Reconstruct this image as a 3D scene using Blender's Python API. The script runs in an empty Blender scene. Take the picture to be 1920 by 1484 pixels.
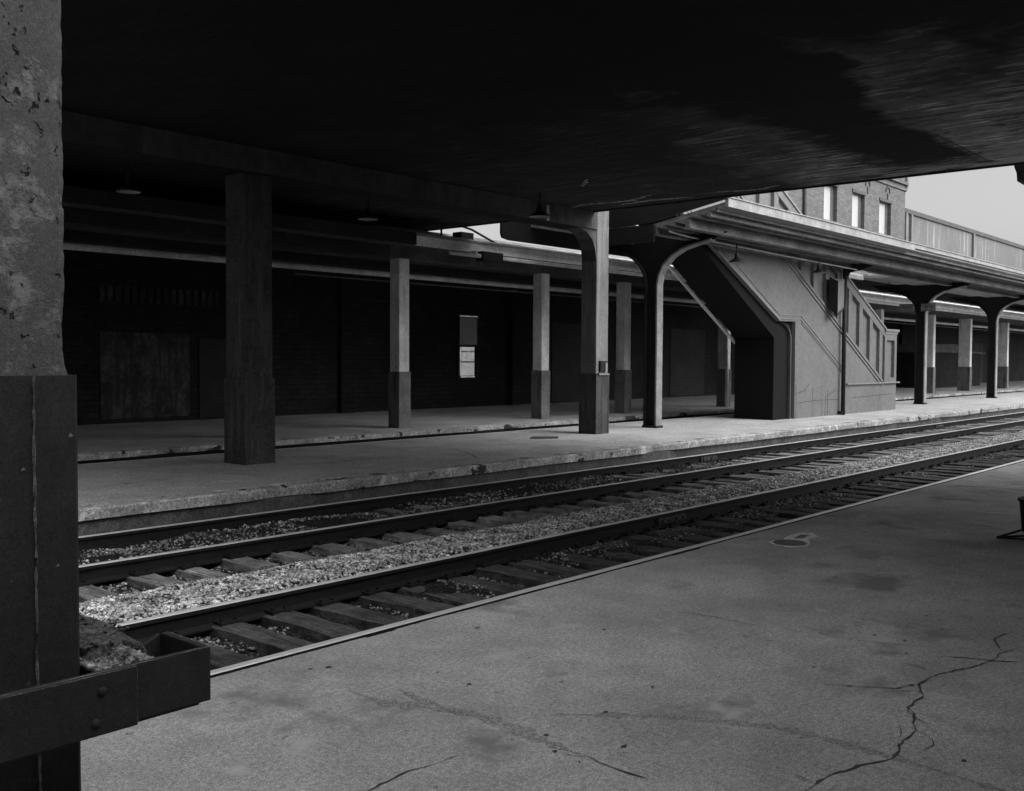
import bpy, math, random
import numpy as np
from mathutils import Vector, Matrix

# ------------------------------------------------------------------ camera
scene = bpy.context.scene
col = scene.collection
EYE = 1.70                                   # eye height above the platforms
a, pit, rol = math.radians(40.98), math.radians(2.08), math.radians(0.30)
F0 = Vector((math.cos(a), math.sin(a), 0)); R0 = Vector((math.sin(a), -math.cos(a), 0)); U0 = Vector((0, 0, 1))
Fv = F0*math.cos(pit) - U0*math.sin(pit); Ua = U0*math.cos(pit) + F0*math.sin(pit)
Rv = R0*math.cos(rol) + Ua*math.sin(rol); Uv = Ua*math.cos(rol) - R0*math.sin(rol)
cd = bpy.data.cameras.new('camera'); cam = bpy.data.objects.new('camera', cd); col.objects.link(cam)
cd.sensor_width = 36; cd.lens = 36*1898/1920; cd.clip_start = 0.05; cd.clip_end = 2000
M = Matrix.Identity(4)
for i in range(3):
    M[i][0] = Rv[i]; M[i][1] = Uv[i]; M[i][2] = -Fv[i]
M[2][3] = EYE
cam.matrix_world = M
scene.camera = cam

# ------------------------------------------------------------------ sky and sun
SUN_EL, SUN_AZ = math.radians(38), math.radians(-76)      # direction towards the sun: azimuth measured from +X
w = bpy.data.worlds.new("World"); scene.world = w; w.use_nodes = True
nt = w.node_tree; bg = nt.nodes['Background']
sky = nt.nodes.new('ShaderNodeTexSky'); sky.sky_type = 'NISHITA'; sky.sun_disc = False
sky.sun_elevation = SUN_EL; sky.sun_rotation = math.pi/2 - SUN_AZ
sky.dust_density = 4.0; sky.air_density = 1.0; sky.ozone_density = 1.0
bw = nt.nodes.new('ShaderNodeRGBToBW')                   # black and white photograph
nt.links.new(sky.outputs[0], bw.inputs[0]); nt.links.new(bw.outputs[0], bg.inputs[0])
bg.inputs[1].default_value = 0.09
sd = bpy.data.lights.new('sun', 'SUN'); sd.energy = 1.5; sd.angle = math.radians(88); sd.color = (1, 1, 1)
so = bpy.data.objects.new('sun', sd); col.objects.link(so)
sdir = Vector((math.cos(SUN_EL)*math.cos(SUN_AZ), math.cos(SUN_EL)*math.sin(SUN_AZ), math.sin(SUN_EL)))
so.rotation_euler = sdir.to_track_quat('Z', 'Y').to_euler()
scene.view_settings.view_transform = 'Standard'; scene.view_settings.look = 'None'
scene.view_settings.gamma = 1; scene.view_settings.exposure = 1.35
scene.cycles.max_bounces = 8; scene.cycles.diffuse_bounces = 6

# ------------------------------------------------------------------ materials
def mat(name, base, var=0.25, scale=1.0, fine=60, finev=0.15, rough=0.9, bump=0.3, stretch=(1, 1, 1),
        metal=0.0, spots=None, bdist=0.01, extra=None, spec=0.3):
    """grey surface: base grey, large blotches (var), fine grain (finev); spots=(scale, threshold, grey)"""
    m = bpy.data.materials.new(name); m.use_nodes = True
    n = m.node_tree; N = n.nodes; Lk = n.links
    b = N['Principled BSDF']; b.inputs['Roughness'].default_value = rough; b.inputs['Metallic'].default_value = metal
    b.inputs['Specular IOR Level'].default_value = spec
    geo = N.new('ShaderNodeNewGeometry'); mp = N.new('ShaderNodeMapping'); mp.inputs['Scale'].default_value = stretch
    Lk.new(geo.outputs['Position'], mp.inputs['Vector'])
    def noise(s, d=6, r=0.6, v=None):
        t = N.new('ShaderNodeTexNoise'); t.inputs['Scale'].default_value = s; t.inputs['Detail'].default_value = d
        t.inputs['Roughness'].default_value = r; Lk.new(v or mp.outputs[0], t.inputs['Vector']); return t.outputs['Fac']
    def math_(op, x, y):
        t = N.new('ShaderNodeMath'); t.operation = op
        for i, q in enumerate((x, y)):
            if isinstance(q, (int, float)): t.inputs[i].default_value = q
            else: Lk.new(q, t.inputs[i])
        return t.outputs[0]
    def ramp(x, lo, hi, c0, c1):
        t = N.new('ShaderNodeMapRange'); t.clamp = True
        Lk.new(x, t.inputs[0])
        for i, q in zip((1, 2, 3, 4), (lo, hi, c0, c1)): t.inputs[i].default_value = q
        return t.outputs[0]
    big = ramp(noise(scale), 0.3, 0.7, 1-var, 1+var)
    fn = noise(fine, 3, 0.7)
    fi = ramp(fn, 0.35, 0.65, 1-finev, 1+finev)
    fi = math_('MULTIPLY', fi, ramp(noise(fine*0.3, 4, 0.75), 0.35, 0.65, 1-finev*.6, 1+finev*.6))
    mid = ramp(noise(scale*4.3, 5, 0.7), 0.3, 0.7, 1-var*.6, 1+var*.6)
    v = math_('MULTIPLY', math_('MULTIPLY', math_('MULTIPLY', big, mid), fi), base)
    h = fn
    def mix(v, mask, g):
        return math_('ADD', math_('MULTIPLY', v, math_('SUBTRACT', 1.0, mask)), math_('MULTIPLY', mask, g))
    for sp in (spots or []):
        ms = ramp(noise(sp[0], 5, 0.65), sp[1], sp[1]+sp[3] if len(sp) > 3 else sp[1]+0.03, 0, 1)
        v = mix(v, ms, sp[2]); h = math_('SUBTRACT', h, math_('MULTIPLY', ms, 1.0 if sp[2] < base else -1.0))
    if extra: v, h = extra(N, Lk, mp, v, h, math_, ramp, noise, mix, geo)
    cmb = N.new('ShaderNodeCombineColor')
    for i in range(3): Lk.new(v, cmb.inputs[i])
    Lk.new(cmb.outputs[0], b.inputs['Base Color'])
    if bump:
        bp = N.new('ShaderNodeBump'); bp.inputs['Strength'].default_value = bump; bp.inputs['Distance'].default_value = bdist
        Lk.new(h, bp.inputs['Height']); Lk.new(bp.outputs[0], b.inputs['Normal'])
    return m

def ex_pits(N, Lk, mp, v, h, math_, ramp, noise, mix, geo):
    # voids in worn concrete, clustered where a large noise is high
    vo = N.new('ShaderNodeTexVoronoi'); vo.inputs['Scale'].default_value = 26; vo.inputs['Randomness'].default_value = 1
    dm = N.new('ShaderNodeMapping'); dm.inputs['Scale'].default_value = (1, 1, 0.7); Lk.new(geo.outputs['Position'], dm.inputs[0])
    nz = N.new('ShaderNodeTexNoise'); nz.inputs['Scale'].default_value = 40; Lk.new(dm.outputs[0], nz.inputs['Vector'])
    ad = N.new('ShaderNodeMixRGB'); ad.inputs[0].default_value = 0.06; Lk.new(dm.outputs[0], ad.inputs[1]); Lk.new(nz.outputs['Color'], ad.inputs[2])
    Lk.new(ad.outputs[0], vo.inputs['Vector'])
    pit = ramp(vo.outputs['Distance'], 0.20, 0.27, 1, 0)
    where = ramp(noise(5, 5, 0.7), 0.50, 0.56, 0, 1)
    pm = math_('MULTIPLY', pit, where)
    pale = ramp(noise(6, 8, 0.75), 0.52, 0.60, 0, 1)
    v = mix(v, math_('MULTIPLY', pale, 0.75), 0.26)
    v = mix(v, pm, 0.015)
    return v, math_('SUBTRACT', math_('ADD', h, pale), math_('MULTIPLY', pm, 6.0))

def ex_peel(N, Lk, mp, v, h, math_, ramp, noise, mix, geo):
    # flaking soffit: thin pale flakes run along the boards (v direction)
    m2 = N.new('ShaderNodeMapping'); m2.inputs['Scale'].default_value = (5.2, 0.75, 1); Lk.new(geo.outputs['Position'], m2.inputs[0])
    sp = N.new('ShaderNodeSeparateXYZ'); Lk.new(geo.outputs['Position'], sp.inputs[0])
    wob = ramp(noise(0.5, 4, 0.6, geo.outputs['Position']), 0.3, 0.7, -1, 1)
    # outer bays painted paler for daylight; a dark band runs above the near track
    lit_area = math_('MULTIPLY', ramp(math_('ADD', sp.outputs[0], math_('MULTIPLY', wob, 2.2)), 10.5, 15.5, 0, 1),
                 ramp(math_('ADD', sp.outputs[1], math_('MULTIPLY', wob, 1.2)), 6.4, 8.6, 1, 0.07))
    dark_band = math_('MULTIPLY', math_('MULTIPLY', ramp(math_('ADD', sp.outputs[1], math_('MULTIPLY', math_('MULTIPLY', wob, .5), ramp(sp.outputs[0], 11, 16.5, 1.2, .12))), 5.02, 5.24, 0, 1), ramp(math_('ADD', sp.outputs[1], math_('MULTIPLY', wob, .4)), 6.2, 7.0, 1, 0)),
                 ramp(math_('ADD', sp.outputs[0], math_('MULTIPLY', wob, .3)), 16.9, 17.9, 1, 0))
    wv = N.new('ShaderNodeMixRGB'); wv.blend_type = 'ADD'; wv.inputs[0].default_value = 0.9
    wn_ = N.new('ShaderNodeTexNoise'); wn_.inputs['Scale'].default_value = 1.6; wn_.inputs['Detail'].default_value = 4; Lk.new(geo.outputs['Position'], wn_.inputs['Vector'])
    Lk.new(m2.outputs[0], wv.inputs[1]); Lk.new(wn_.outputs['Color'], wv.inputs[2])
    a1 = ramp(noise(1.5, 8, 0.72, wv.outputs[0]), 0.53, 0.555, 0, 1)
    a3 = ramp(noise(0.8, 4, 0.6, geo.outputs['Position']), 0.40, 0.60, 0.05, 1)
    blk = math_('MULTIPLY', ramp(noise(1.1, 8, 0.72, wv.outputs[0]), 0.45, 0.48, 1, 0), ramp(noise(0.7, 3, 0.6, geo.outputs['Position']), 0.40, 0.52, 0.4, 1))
    off_band = math_('SUBTRACT', 1.0, dark_band)
    v = mix(v, math_('MULTIPLY', math_('MULTIPLY', lit_area, 0.9), off_band), 0.36)
    v = mix(v, math_('MULTIPLY', blk, lit_area), 0.01)
    mk = math_('MULTIPLY', math_('MULTIPLY', math_('MULTIPLY', a1, a3), off_band), ramp(lit_area, 0, 1, .0, 1))
    v = mix(v, dark_band, 0.008)
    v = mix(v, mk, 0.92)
    h = math_('SUBTRACT', h, math_('MULTIPLY', blk, 3.0))
    return v, math_('ADD', h, math_('MULTIPLY', mk, 3.0))

def ex_streak(g, lo=0.5, hi=0.62, s=3.0):
    def f(N, Lk, mp, v, h, math_, ramp, noise, mix, geo):
        m2 = N.new('ShaderNodeMapping'); m2.inputs['Scale'].default_value = (s, s, 0.25*s/3); Lk.new(geo.outputs['Position'], m2.inputs[0])
        mk = ramp(noise(2.0, 7, 0.65, m2.outputs[0]), lo, hi, 0, 0.8)
        return mix(v, mk, g), h
    return f

def ex_brick(su, sz, g):
    def f(N, Lk, mp, v, h, math_, ramp, noise, mix, geo):
        sp = N.new('ShaderNodeSeparateXYZ'); Lk.new(geo.outputs['Position'], sp.inputs[0])
        cx = N.new('ShaderNodeCombineXYZ')
        Lk.new(math_('ADD', sp.outputs[0], sp.outputs[1]), cx.inputs[0]); Lk.new(sp.outputs[2], cx.inputs[1])
        br = N.new('ShaderNodeTexBrick'); Lk.new(cx.outputs[0], br.inputs['Vector'])
        br.inputs['Scale'].default_value = 1; br.inputs['Brick Width'].default_value = su; br.inputs['Row Height'].default_value = sz
        br.inputs['Mortar Size'].default_value = sz*0.13; br.inputs['Mortar Smooth'].default_value = 0.3
        br.inputs['Color1'].default_value = (.8, .8, .8, 1); br.inputs['Color2'].default_value = (1.2, 1.2, 1.2, 1)
        br.inputs['Mortar'].default_value = (g, g, g, 1)
        t = N.new('ShaderNodeRGBToBW'); Lk.new(br.outputs['Color'], t.inputs[0])
        v = math_('MULTIPLY', v, t.outputs[0])
        return v, math_('SUBTRACT', h, math_('MULTIPLY', br.outputs['Fac'], 2.0))
    return f

def ex_grain(N, Lk, mp, v, h, math_, ramp, noise, mix, geo):     # weathered timber: long grain along Y
    m2 = N.new('ShaderNodeMapping'); m2.inputs['Scale'].default_value = (30, 1.2, 6); Lk.new(geo.outputs['Position'], m2.inputs[0])
    g = noise(2.2, 6, 0.7, m2.outputs[0])
    g2 = noise(0.9, 5, 0.7, m2.outputs[0])
    v = math_('MULTIPLY', v, ramp(g, 0.35, 0.65, 0.4, 1.6)); v = math_('MULTIPLY', v, ramp(g2, 0.36, 0.44, 0.3, 1.0))
    return v, math_('ADD', h, math_('MULTIPLY', g, 2))

def ex_pebble(sc):
    def f(N, Lk, mp, v, h, math_, ramp, noise, mix, geo):
        vo = N.new('ShaderNodeTexVoronoi'); vo.inputs['Scale'].default_value = sc; Lk.new(geo.outputs['Position'], vo.inputs['Vector'])
        c = N.new('ShaderNodeRGBToBW'); Lk.new(vo.outputs['Color'], c.inputs[0])
        v = math_('MULTIPLY', v, ramp(c.outputs[0], 0.1, 0.9, 0.4, 1.6))
        v = math_('MULTIPLY', v, ramp(vo.outputs['Distance'], 0.25, 0.65, 1.1, 0.25))
        return v, math_('SUBTRACT', h, math_('MULTIPLY', vo.outputs['Distance'], 5))
    return f

MT = {}
MT['paving'] = mat('platform_paving', 0.33, 0.24, 0.7, 130, 0.50, 0.92, 0.35, spots=[(9, 0.655, 0.16, 0.05), (45, 0.68, 0.06, 0.03), (1.1, 0.57, 0.19, 0.10), (2.7, 0.60, 0.40, 0.10)], bdist=0.006)
MT['paving2'] = mat('platform_paving_far', 0.46, 0.22, 0.8, 60, 0.5, 0.92, 0.4, spots=[(3, 0.64, 0.2, 0.06)], bdist=0.01)
MT['coping'] = mat('coping_concrete', 0.42, 0.40, 1.6, 40, 0.5, 0.9, 0.6, spots=[(1.9, 0.58, 0.05, 0.03), (2.6, 0.60, 0.75, 0.04)], bdist=0.02)
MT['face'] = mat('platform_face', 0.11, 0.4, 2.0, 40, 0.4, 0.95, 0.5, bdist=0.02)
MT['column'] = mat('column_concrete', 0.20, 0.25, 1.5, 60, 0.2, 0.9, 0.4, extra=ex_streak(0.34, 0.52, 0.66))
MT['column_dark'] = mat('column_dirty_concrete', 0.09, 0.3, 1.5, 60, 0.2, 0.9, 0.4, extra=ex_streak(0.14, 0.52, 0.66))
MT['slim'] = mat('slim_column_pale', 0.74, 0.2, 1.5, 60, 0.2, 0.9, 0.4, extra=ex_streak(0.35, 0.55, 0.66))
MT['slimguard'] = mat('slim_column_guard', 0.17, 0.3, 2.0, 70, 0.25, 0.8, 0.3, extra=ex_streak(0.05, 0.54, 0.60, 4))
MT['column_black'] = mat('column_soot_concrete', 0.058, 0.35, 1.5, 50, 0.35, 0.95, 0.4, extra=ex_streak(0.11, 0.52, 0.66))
MT['guard'] = mat('column_guard_steel', 0.065, 0.3, 2.0, 70, 0.25, 0.8, 0.3, extra=ex_streak(0.02, 0.54, 0.60, 4))
MT['pits'] = mat('pitted_concrete', 0.10, 0.15, 3.0, 220, 0.28, 0.9, 0.8, bdist=0.004, extra=ex_pits)
MT['nearguard'] = mat('near_guard_painted_steel', 0.027, 0.25, 8.0, 240, 0.35, 0.75, 0.5, bdist=0.003, spots=[(18, 0.70, 0.09, 0.05)])
MT['ridge'] = mat('worn_ridge', 0.16, 0.6, 25.0, 160, 0.4, 0.7, 0.4, bdist=0.003)
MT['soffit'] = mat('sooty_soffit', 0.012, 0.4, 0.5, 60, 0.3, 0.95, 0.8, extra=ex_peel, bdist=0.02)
MT['beam'] = mat('dark_beam', 0.035, 0.4, 1.0, 50, 0.3, 0.95, 0.4)
MT['girder_rear'] = mat('rear_girder_dull', 0.085, 0.45, 1.0, 40, 0.4, 0.85, 0.4)
MT['lump'] = mat('broken_concrete', 0.085, 0.45, 9.0, 70, 0.6, 0.95, 1.0, spots=[(22, 0.60, 0.015, 0.05), (14, 0.62, 0.2, 0.06)], bdist=0.012)
MT['shade_black'] = mat('shade_black', 0.010, 0.3, 1.0, 50, 0.3)
MT['deck_top'] = mat('deck_top', 0.15)
MT['canopy'] = mat('canopy_board_underside', 0.30, 0.35, 0.6, 60, 0.2, 0.9, 0.4, stretch=(0.4, 5, 5), spots=[(0.8, 0.66, 0.3, 0.03)])
MT['girder'] = mat('riveted_girder', 0.17, 0.4, 1.0, 40, 0.4, 0.85, 0.4)
MT['fascia2'] = mat('rear_fascia_pale', 0.8, 0.2, 2.0, 50, 0.25, 0.7, 0.3)
MT['fascia'] = mat('fascia_pale_metal', 0.27, 0.25, 2.0, 50, 0.25, 0.8, 0.3)
MT['roofing'] = mat('roofing', 0.12, 0.3, 1.0)
MT['steel_dark'] = mat('dark_painted_steel', 0.012, 0.3, 3.0, 60, 0.3, 0.65, 0.2)
MT['post'] = mat('post_steel', 0.015, 0.3, 3.0, 60, 0.3, 0.7, 0.2)
MT['flange'] = mat('post_flange', 0.24, 0.25, 3.0, 60, 0.2, 0.7, 0.2)
MT['stair'] = mat('stair_painted_panel', 0.16, 0.10, 1.0, 30, 0.16, 0.85, 0.15, extra=ex_streak(0.11, 0.58, 0.72, 2))
MT['stair_trim'] = mat('stair_trim', 0.21, 0.1, 1.0, 50, 0.1, 0.8, 0.15)
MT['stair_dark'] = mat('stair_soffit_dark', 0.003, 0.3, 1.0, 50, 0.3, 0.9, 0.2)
MT['crackline'] = mat('crack_dark', 0.06, 0.3, 5)
MT['skid'] = mat('skid_rubber_on_paving', 0.24, 0.22, 0.7, 130, 0.62, 0.92, 0.2)
MT['rust'] = mat('rusty_rail', 0.010, 0.35, 6, 80, 0.3, 0.8, 0.3)
MT['polish'] = mat('polished_rail_head', 0.72, 0.12, 1.5, 60, 0.1, 0.45, 0.05, metal=0.35, stretch=(0.3, 3, 3))  # pale diffuse base paints in the shine of the running surface
MT['tie'] = mat('weathered_tie', 0.24, 0.45, 2.0, 60, 0.3, 0.95, 0.7, extra=ex_grain, bdist=0.01)
MT['tie_dark'] = mat('oily_tie', 0.075, 0.5, 2.0, 60, 0.3, 0.95, 0.7, extra=ex_grain, bdist=0.01)
MT['dirt'] = mat('oily_dirt', 0.05, 0.5, 1.5, 40, 0.5, 0.95, 0.9, bdist=0.03, extra=ex_pebble(28))
MT['gravel_bed'] = mat('pale_ballast_bed', 0.16, 0.2, 2, 40, 0.3, 0.95, 0.9, bdist=0.03, extra=ex_pebble(24))
MT['stone_pale'] = mat('pale_stone', 0.46, 0.15, 3, 22, 0.9, 0.9, 0.1)
MT['stone_dark'] = mat('dirty_stone', 0.20, 0.5, 3, 22, 0.95, 0.9, 0.1)
MT['ground'] = mat('earth', 0.10, 0.3, 0.3, 8, 0.3)
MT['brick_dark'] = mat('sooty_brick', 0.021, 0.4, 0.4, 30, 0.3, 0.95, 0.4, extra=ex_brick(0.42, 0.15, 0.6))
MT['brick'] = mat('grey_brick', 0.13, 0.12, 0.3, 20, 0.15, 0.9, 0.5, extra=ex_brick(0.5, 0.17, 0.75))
MT['stucco'] = mat('stained_stucco', 0.15, 0.15, 0.2, 10, 0.15, 0.9, 0.2, extra=ex_streak(0.3, 0.56, 0.62, 0.9))
MT['stone_trim'] = mat('pale_stone_trim', 0.18, 0.15, 1.0, 20, 0.15)
MT['trim_dark'] = mat('dark_trim', 0.09, 0.2, 1)
MT['pipe'] = mat('pale_pipe', 0.75, 0.25, 1.5, 50, 0.2, 0.6, 0.2)
MT['pane'] = mat('sky_filled_pane', 0.42, 0.04, 1.0, 20, 0.03, 0.25, 0, spec=0.8)  # flat pale grey paints in the reflected sky
MT['door'] = mat('boarded_panel', 0.055, 0.8, 1.6, 40, 0.4, 0.9, 0.3, extra=ex_streak(0.03, 0.5, 0.58, 4))
MT['door2'] = mat('dull_door', 0.035, 0.3, 1)
MT['enamel'] = mat('black_enamel', 0.02, 0.1, 1, rough=0.4, bump=0)
MT['white_in'] = mat('white_enamel', 0.35, 0.05, 1, rough=0.4, bump=0)
MT['sign'] = mat('worn_sign_board', 0.22, 0.3, 6, 60, 0.3)
MT['water'] = mat('pale_patch', 0.36, 0.25, 10, 90, 0.3)
MT['cement'] = mat('pale_cement_patch', 0.62, 0.2, 10, 60, 0.3)
MT['cover'] = mat('cast_cover', 0.12, 0.2, 30, 200, 0.3, 0.7, 0.5)

def glow(name, g, s):
    m = bpy.data.materials.new(name); m.use_nodes = True; b = m.node_tree.nodes['Principled BSDF']
    b.inputs['Base Color'].default_value = (g, g, g, 1); N = m.node_tree.nodes; Lk = m.node_tree.links
    b.inputs['Emission Color'].default_value = (1, 1, 1, 1)
    t = N.new('ShaderNodeTexNoise'); t.inputs['Scale'].default_value = 9; ge = N.new('ShaderNodeNewGeometry'); Lk.new(ge.outputs[0], t.inputs[0])
    r = N.new('ShaderNodeMapRange'); Lk.new(t.outputs[0], r.inputs[0]); r.inputs[1].default_value = .35; r.inputs[2].default_value = .65
    r.inputs[3].default_value = s*0.55; r.inputs[4].default_value = s*1.3
    Lk.new(r.outputs[0], b.inputs['Emission Strength']); return m
MT['lit_low'] = glow('lit_window_blind', 0.4, 0.10)
MT['lit_high'] = glow('lit_window_dim', 0.03, 0.006)

# ------------------------------------------------------------------ mesh helpers
class MB:
    """collects boxes, prisms and tubes into one mesh; z is given above the platform"""
    def __init__(s, org=(0, 0, 0)): s.v = []; s.f = []; s.m = []; s.mi = 0; s.o = org; s.sm = []
    def add(s, vs, fs, mi=None, smooth=False):
        k = len(s.v); s.v += [(x-s.o[0], y-s.o[1], z-s.o[2]) for x, y, z in vs]
        for f in fs: s.f.append([k+i for i in f]); s.m.append(s.mi if mi is None else mi); s.sm.append(smooth)
        return s
    def box(s, x0, x1, y0, y1, z0, z1, mi=None):
        return s.add([(x0, y0, z0), (x1, y0, z0), (x1, y1, z0), (x0, y1, z0), (x0, y0, z1), (x1, y0, z1), (x1, y1, z1), (x0, y1, z1)],
                     [(0, 3, 2, 1), (4, 5, 6, 7), (0, 1, 5, 4), (1, 2, 6, 5), (2, 3, 7, 6), (3, 0, 4, 7)], mi)
    def prism(s, pts, lo, hi, axis='y', mi=None):
        """polygon pts extruded: axis y -> pts are (x,z); axis x -> pts are (y,z); axis z -> (x,y)"""
        n = len(pts)
        mk = {'y': lambda p, t: (p[0], t, p[1]), 'x': lambda p, t: (t, p[0], p[1]), 'z': lambda p, t: (p[0], p[1], t)}[axis]
        vs = [mk(p, lo) for p in pts] + [mk(p, hi) for p in pts]
        return s.add(vs, [tuple(range(n))[::-1], tuple(range(n, 2*n))] + [(i, (i+1) % n, n+(i+1) % n, n+i) for i in range(n)], mi)
    def tube(s, pts, r, n=8, mi=None, caps=True):
        P = [Vector(p) for p in pts]; vs = []; fs = []
        for i, p in enumerate(P):
            d = (P[min(i+1, len(P)-1)] - P[max(i-1, 0)]).normalized()
            u = d.cross(Vector((0, 0, 1)))
            if u.length < 1e-3: u = Vector((1, 0, 0))
            u.normalize(); w_ = u.cross(d)
            rr = r[i] if isinstance(r, (list, tuple)) else r
            for k in range(n):
                t = 2*math.pi*k/n; vs.append(tuple(p + (u*math.cos(t) + w_*math.sin(t))*rr))
        for i in range(len(P)-1):
            for k in range(n): fs.append((i*n+k, i*n+(k+1) % n, (i+1)*n+(k+1) % n, (i+1)*n+k))
        if caps: fs += [tuple(range(n))[::-1], tuple(range((len(P)-1)*n, len(P)*n))]
        return s.add(vs, fs, mi, True)
    def lathe(s, prof, c, n=24, mi=None):
        vs = []; fs = []
        for r, z in prof:
            for k in range(n): t = 2*math.pi*k/n; vs.append((c[0]+r*math.cos(t), c[1]+r*math.sin(t), c[2]+z))
        for i in range(len(prof)-1):
            for k in range(n): fs.append((i*n+k, i*n+(k+1) % n, (i+1)*n+(k+1) % n, (i+1)*n+k))
        return s.add(vs, fs, mi, True)
    def strip(s, p, q, wd, y0, y1, mi=None):
        """bar in an x-z plane from p to q, width wd, between y0 and y1"""
        dx, dz = q[0]-p[0], q[1]-p[1]; l = math.hypot(dx, dz); nx, nz = -dz/l*wd/2, dx/l*wd/2
        return s.prism([(p[0]-nx, p[1]-nz), (q[0]-nx, q[1]-nz), (q[0]+nx, q[1]+nz), (p[0]+nx, p[1]+nz)], y0, y1, 'y', mi)
    def build(s, name, mats, parent=None, bevel=0, loc=None):
        me = bpy.data.meshes.new(name); me.from_pydata(s.v, [], s.f)
        if not isinstance(mats, (list, tuple)): mats = [mats]
        for m in mats: me.materials.append(MT[m] if isinstance(m, str) else m)
        me.polygons.foreach_set('material_index', s.m); me.polygons.foreach_set('use_smooth', s.sm); me.update()
        import bmesh
        b = bmesh.new(); b.from_mesh(me); bmesh.ops.recalc_face_normals(b, faces=b.faces)
        if bevel:
            bmesh.ops.remove_doubles(b, verts=b.verts, dist=1e-5)
            es = [e for e in b.edges if len(e.link_faces) == 2 and e.calc_face_angle(0) > 0.5]
            bmesh.ops.bevel(b, geom=es, offset=bevel, segments=2, affect='EDGES', profile=0.6)
        b.to_mesh(me); b.free()
        o = bpy.data.objects.new(name, me); col.objects.link(o)
        if parent is not None: o.parent = parent
        elif s.o != (0, 0, 0): o.location = s.o
        return o

def tag(o, label=None, cat=None, group=None, kind=None):
    if label: o['label'] = label
    if cat: o['category'] = cat
    if group: o['group'] = group
    if kind: o['kind'] = kind
    return o
def thing(name, loc, label, cat, group=None):
    e = bpy.data.objects.new(name, None); col.objects.link(e); e.location = loc; e.empty_display_size = .2
    return tag(e, label, cat, group)
def dup(root, loc, label=None, rotz=None):
    def cp(o, parent):
        c = o.copy(); col.objects.link(c); c.parent = parent
        for ch in o.children: cp(ch, c)
        return c
    r = cp(root, None); r.location = loc
    if label: r['label'] = label
    if rotz is not None: r.rotation_euler = (0, 0, rotz)
    return r

DK = 5.0        # soffit height of the deck above platform level (platform = 0)

# ------------------------------------------------------------------ ground, track beds, platforms
rnd = random.Random(4)
g = MB(); g.add([(-400, -400, -.62), (400, -400, -.62), (400, 400, -.62), (-400, 400, -.62)], [(0, 1, 2, 3)])
tag(g.build('ground', 'ground'), kind='structure')

def height_sheet(name, x0, x1, y0, y1, dx, dy, zf, m):
    nx = int((x1-x0)/dx)+1; ny = int((y1-y0)/dy)+1
    g = MB(); vs = []
    for i in range(nx+1):
        for j in range(ny+1):
            x = x0+(x1-x0)*i/nx; y = y0+(y1-y0)*j/ny; vs.append((x, y, zf(x, y)))
    fs = [(i*(ny+1)+j, (i+1)*(ny+1)+j, (i+1)*(ny+1)+j+1, i*(ny+1)+j+1) for i in range(nx) for j in range(ny)]
    g.add(vs, fs, smooth=True)
    return g.build(name, m)
from mathutils import noise as mn
def bedz(x, y):
    n = mn.noise(Vector((x*1.3, y*1.3, 0)))*0.025 + mn.noise(Vector((x*5, y*5, 3)))*0.012
    h = -.395
    if 6.05 < y < 6.6: h += .07*max(0, min(1, .6+2*mn.noise(Vector((x*.8, y, 2)))))
    if 8.9 < y < 10.15: h += .115*max(0, min(1, .95+1.4*mn.noise(Vector((x*.5, y*.8, 9))))) * (1 if x < 14 else max(.15, 1-(x-14)/8))
    if 6.72 < y < 7.0 or 4.8 < y < 5.15: h += .03
    return h + n
tag(height_sheet('track_bed', -6, 75, 4.69, 11.07, .12, .12, bedz, 'dirt'), kind='structure')
def gravz(x, y):
    t = max(0, 1-abs(y-7.42)/0.80)
    return -.42 + 0.17*min(1, t*1.7) + mn.noise(Vector((x*3, y*3, 8)))*0.025
tag(height_sheet('ballast_strip', -4, 75, 6.76, 8.2, .1, .1, gravz, 'gravel_bed'), 'strip of pale ballast between the two tracks', 'ballast', kind='stuff')

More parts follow.
